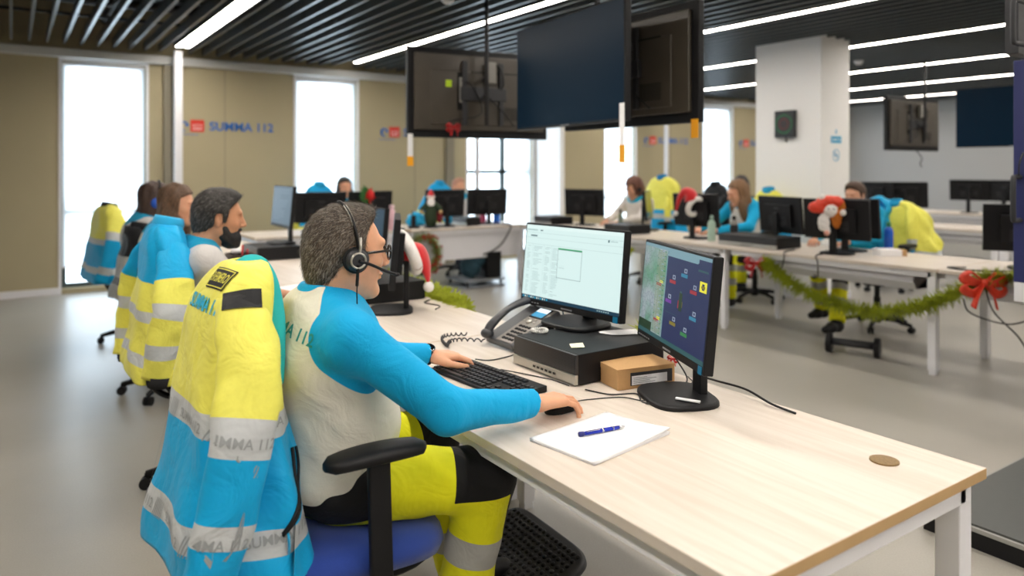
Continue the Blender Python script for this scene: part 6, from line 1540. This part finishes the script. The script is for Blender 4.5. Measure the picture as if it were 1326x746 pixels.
# ================================================================ SMALL THINGS ON THE DESKS
def bottle(label, x, y, prof, m, cap, capz, z=DZ, group=None, band=None):
    t = empty('bottle', (x, y, z)); tag(t, label, 'bottle', group); MB().lathe(prof, n=24).build('bottle_body', m, t, smooth=True); r, h = capz; MB().lathe([(r, h), (r, h + .035), (r * .7, h + .045)], n=20).build('cap', cap, t, smooth=True)
    if band: MB().lathe([(prof[1][0] + .001, band[0]), (prof[1][0] + .001, band[1])], n=24, caps=False).build('label_band', band[2], t, smooth=True)
pr = [(.030, 0), (.036, .006), (.036, .17), (.030, .195), (.018, .21)]
bottle('pale mint green bottle standing before the long haired woman', 5.53, 4.72, [(.034, 0), (.038, .01), (.038, .16), (.028, .19), (.016, .20)], mat('mint_plastic', 'a9c3b4', .4), mat('mint_cap', '9ab5a8', .4), (.017, .20))
bottle('clear bottle with dark bands beside the mint green bottle', 5.66, 4.56, pr, mat('smoke_clear', '8f8a86', .2), M_black, (.02, .20), band=(.07, .16, M_darkgrey))
bottle('small grey green bottle on the far end of the right row', 6.0, 6.50, [(.028, 0), (.03, .01), (.03, .13), (.018, .16), (.016, .17)], mat('sage_metal', '6f7a6c', .4), M_darkgrey, (.017, .17))
bottle('blue water bottle with green cap before the yellow jacket', 5.98, 3.25, pr, mat('blue_water', '1558c4', .2), mat('green_cap', '1e7a55', .4), (.018, .205))
bottle('blue bottle on the window desk corner', 5.18, 7.95, [(.04, 0), (.045, .01), (.045, .19), (.02, .23), (.018, .24)], mat('bright_blue', '1f6fe0', .25), mat('cap_blue', '2a86e8', .4), (.02, .24))
bottle('pink red bottle left of the blue bottle on the window desk', 5.02, 8.02, [(.036, 0), (.04, .01), (.04, .18), (.018, .22), (.016, .23)], mat('pink_red', 'c05070', .3), mat('cap_red', 'c02a4a', .4), (.018, .23))
bottle('pale pink bottle on the window desk left of the santa figure', 3.55, 7.62, [(.045, 0), (.05, .01), (.05, .18), (.03, .23), (.025, .24)], mat('pale_pink', 'e6bcc6', .4), mat('pink_cap', 'eccad2', .4), (.03, .24))
t = empty('cordless_phone', (3.86, 7.68, DZ)); tag(t, 'black cordless phone standing in its cradle left of the santa figure', 'telephone')
MB().b2((-.06, -.04, 0), (.06, .04, .03)).build('cradle', M_black, t, bevel=.006); MB().b2((-.03, -.015, .02), (.02, .015, .15)).tube([(-.02, 0, .15), (-.02, 0, .21)], .005).build('handset', M_black, t, bevel=.004)
t = empty('cardboard_box', (5.75, 3.12, DZ), -.5); tag(t, 'flat white and brown box on the right row before the yellow jacket', 'box')
MB().b2((-.11, -.06, 0), (.07, .06, .05)).build('white_side', M_paper, t, bevel=.002); MB().b2((.07, -.06, 0), (.11, .06, .05)).build('brown_end', M_card, t, bevel=.002); MB().b2((-.10, -.05, .05), (.06, .05, .056)).build('sheet', M_paper, t)
t = empty('desk_basket', (1.15, 4.62, DZ)); tag(t, 'dark wire desk organiser with small things beside the bearded man', 'organiser')
q = MB(); q.b2((-.07, -.09, 0), (.07, .09, .004)); q.b2((-.07, -.09, 0), (-.066, .09, .17)); q.b2((.066, -.09, 0), (.07, .09, .17)); q.b2((-.07, -.09, 0), (.07, -.086, .17)); q.b2((-.07, .086, 0), (.07, .09, .17)); q.build('box_walls', mat('dark_bronze_mesh', '3a2b22', .5), t)
q = MB(); q.tube([(0, 0, .02), (.02, .02, .22)], .006); q.tube([(.02, -.04, .02), (.03, -.05, .20)], .005); q.build('pens', M_red, t); MB().ball((-.02, .03, .185), (.03, .035, .02), 8).build('cap_lid', M_white, t, smooth=True)
t = MB().b2((-.105, -.149, 0), (.105, .149, .004)).build('paper_sheet', M_paper); t.location = (1.34, 4.12, DZ); t.rotation_euler = (0, 0, .3); tag(t, 'white papers on the desk near the bearded man\'s hands', 'paper')
# white documents/screens glow seen under monitors: letter tray
t = empty('desk_telephone', (1.62, 3.02 + 1.1, DZ)); tag(t, 'dark desk telephone behind the bearded man\'s keyboard', 'telephone')
MB().loft([[(-.1, -.09, 0), (.1, -.09, 0), (.1, .09, 0), (-.1, .09, 0)], [(-.1, -.09, .02), (.1, -.09, .08), (.1, .09, .08), (-.1, .09, .02)]]).build('phone_body', M_darkgrey, t, bevel=.004); MB().tube(spline([(-.08, .05, .05), (-.05, .05, .08), (.05, .05, .11), (.09, .05, .11)], 5), .02, 10).build('handset', M_black, t, smooth=True)
# navy display on the right edge
t = empty('display_stand', (4.62, 1.62, 0), -.0); tag(t, 'tall navy display with black handles cut off by the right edge', 'display')
F_ = T(4.065 - 4.62, 1.56 - 1.62, 0)
MB().b2((-.0, -.03, .87), (1.2, .03, 1.955), M=F_).build('navy_panel', M_navy, t, bevel=.004)
MB().b2((-.0, -.032, .775), (1.2, .028, .87), M=F_).build('white_base_strip', M_white, t, bevel=.003)
MB().b2((.022, -.034, .79), (.05, -.0325, .83), M=F_).build('navy_mark', M_navy, t)
for zc in (1.28, 2.14):
    hp = [(0.01, -.0, zc + .105), (-.055, -.0, zc + .105), (-.075, -.0, zc + .085), (-.075, -.0, zc - .085), (-.055, -.0, zc - .105), (.01, -.0, zc - .105)]
    MB().tube(spline([(.09, 0, zc + .105)] + hp + [(.09, 0, zc - .105)], 4), .012, 10, M=F_).build('handle', M_darkgrey, t, smooth=True)
MB().b2((.34, .03, .09), (.44, .09, 2.35), M=F_).b2((1.0, .03, .09), (1.1, .09, 2.35), M=F_).b2((.06, .03, 2.0), (1.2, .09, 2.30), M=F_).build('rear_frame', M_darkgrey, t)
MB().tube(spline([(-.04, -.01, 1.39), (-.06, -.02, 1.45), (-.02, -.02, 1.50), (.03, .0, 1.49)], 6), .004, 8, M=F_).build('cable', M_cable, t, smooth=True)
t = empty('floor_platform', (3.7, .6, 0)); tag(t, 'low dark platform with pale edging on the floor behind the front desk leg', 'platform')
MB().b2((-.72, -1.6, .0), (.9, .88, .065)).build('base', M_black, t); MB().b2((-.725, -1.6, .065), (.9, .885, .080)).build('pale_edging', mat('pale_edging', '9a9a96', .5), t); MB().b2((-.71, -1.59, .080), (.9, .87, .088)).build('top_plate', mat('dark_grey_top', '4b4e4c', .45, var=.06), t)
# rolling foot support under the right row
t = empty('foot_support', (5.34, 3.18, 0), .0); tag(t, 'black rolling foot support with two end wheels under the garland', 'foot support')
d = Vector((.116, -.307, 0)).normalized(); 
for s_ in (-1, 1):
    p = d * (.17 * s_); q = MB(); ax = d; q.tube([p + Vector((0, 0, .075)) - ax * .02, p + Vector((0, 0, .075)) + ax * .02], .075, 24); w_ = q.build('wheel', M_black, t, bevel=.006); MB().tube([p + Vector((0, 0, .075)) - ax * .023, p + Vector((0, 0, .075)) + ax * .023], .03, 16).build('wheel_cap', M_darkgrey, w_)
MB().tube([-d * .15 + Vector((0, 0, .085)), d * .15 + Vector((0, 0, .085))], .042, 14, flat=.7).build('crossbar', M_darkgrey, t, smooth=True)
# crate with a bag under the window desk
t = empty('desk_pedestal', (4.72, 7.72, 0)); tag(t, 'grey low trolley with a computer and bag below the window desk', 'trolley')
MB().b2((-.28, -.24, .08), (.28, .24, .10)).b2((-.28, -.24, .0), (.28, .24, .02)).build('shelf', M_grey, t, bevel=.003); MB().b2((.05, -.2, .105), (.25, .2, .42)).build('case', M_black, t, bevel=.004)
q = SDF(); q.ell((-.10, -.05, .25), (.13, .12, .15), .02).ell((-.02, -.10, .33), (.10, .08, .09), .03); V, Q = q.mesh(.012, warp=folds(.008, 1.5, 0)); np_mesh('bag', V, Q, mat('dark_blue_bag', '1c3d4a', .8), t)
q = MB()
for sx in (-.24, .24):
    for sy in (-.2, .2): q.b2((sx - .012, sy - .012, .02), (sx + .012, sy + .012, .08))
q.build('spacer', M_black, t)
# bags & loose cyan garments behind the window desk
for (x, y, z, r, lab) in ((4.10, 8.08, DZ + .0, (.14, .08, .10), 'cyan garment heaped on the window desk behind the santa figure'), (4.62, 8.08, DZ, (.14, .08, .09), 'cyan garment heaped between the two window desk monitors')):
    q = SDF(); q.ell((0, 0, r[2] * .6), r, .02); V, Q = q.mesh(.012, warp=folds(.012, 1.6, x), cutf=lambda X, Y, Z: -Z); o = np_mesh('folded_garment', V, Q, M_cyan); o.location = (x, y, z); tag(o, lab, 'garment', 'cyan garments on the window desk')
q = SDF(); q.ell((0, 0, 0), (.28, .12, .16), .03).ell((-.15, 0, -.08), (.18, .11, .16), .03); V, Q = q.mesh(.012, warp=folds(.01, 1.4, 0)); 
# cables tangled under the right row
z = .74
cable('black cable hanging in a long loop under the near end of the right row', [(5.30, 2.33, .745), (5.22, 2.22, .71), (5.20, 2.15, .52), (5.22, 2.02, .38), (5.25, 1.95, .27), (5.25, 1.90, .40), (5.24, 1.86, .62), (5.3, 1.86, .70)], .005, group='cables hanging under the right row')
cable('black cable sagging sideways under the near end of the right row', [(5.25, 2.35, .56), (5.20, 2.28, .48), (5.22, 2.08, .44), (5.24, 1.93, .50), (5.25, 1.80, .57), (5.25, 1.65, .56)], .005, group='cables hanging under the right row')
cable('black cable lying on the right row beside the bright red bow', [(5.45, 2.42, .745), (5.36, 2.50, .745), (5.32, 2.36, .745), (5.45, 2.20, .745), (5.60, 2.14, .745)], .005)
cable('black cable drooping below the computer case with the garland bow', [(5.50, 3.80, .745), (5.25, 3.72, .745), (5.215, 3.70, .70), (5.22, 3.74, .60), (5.30, 3.90, .60)], .005)
cable('black cable drooping left of the plush toy monitor over the desk edge', [(5.50, 3.48, .745), (5.23, 3.42, .745), (5.215, 3.40, .70), (5.25, 3.42, .58), (5.32, 3.5, .58)], .005)
cable('black cable bundle trailing down the front of the window desk panel', [(5.02, 7.75, .745), (5.06, 7.46, .745), (5.02, 7.43, .66), (4.92, 7.44, .52), (4.80, 7.46, .44), (4.7, 7.5, .40)], .010)
cable('thin black cable hanging from the far screen back', [(10.0, 5.08, 1.70), (10.02, 5.0, 1.58), (9.98, 5.0, 1.50), (10.03, 5.0, 1.46)], .007)
cable('black cable lying beside the foot of the edge-on santa hat monitor', [(1.70, 3.15, .743), (1.76, 3.22, .743), (1.74, 3.34, .743), (1.80, 3.40, .743)], .003)
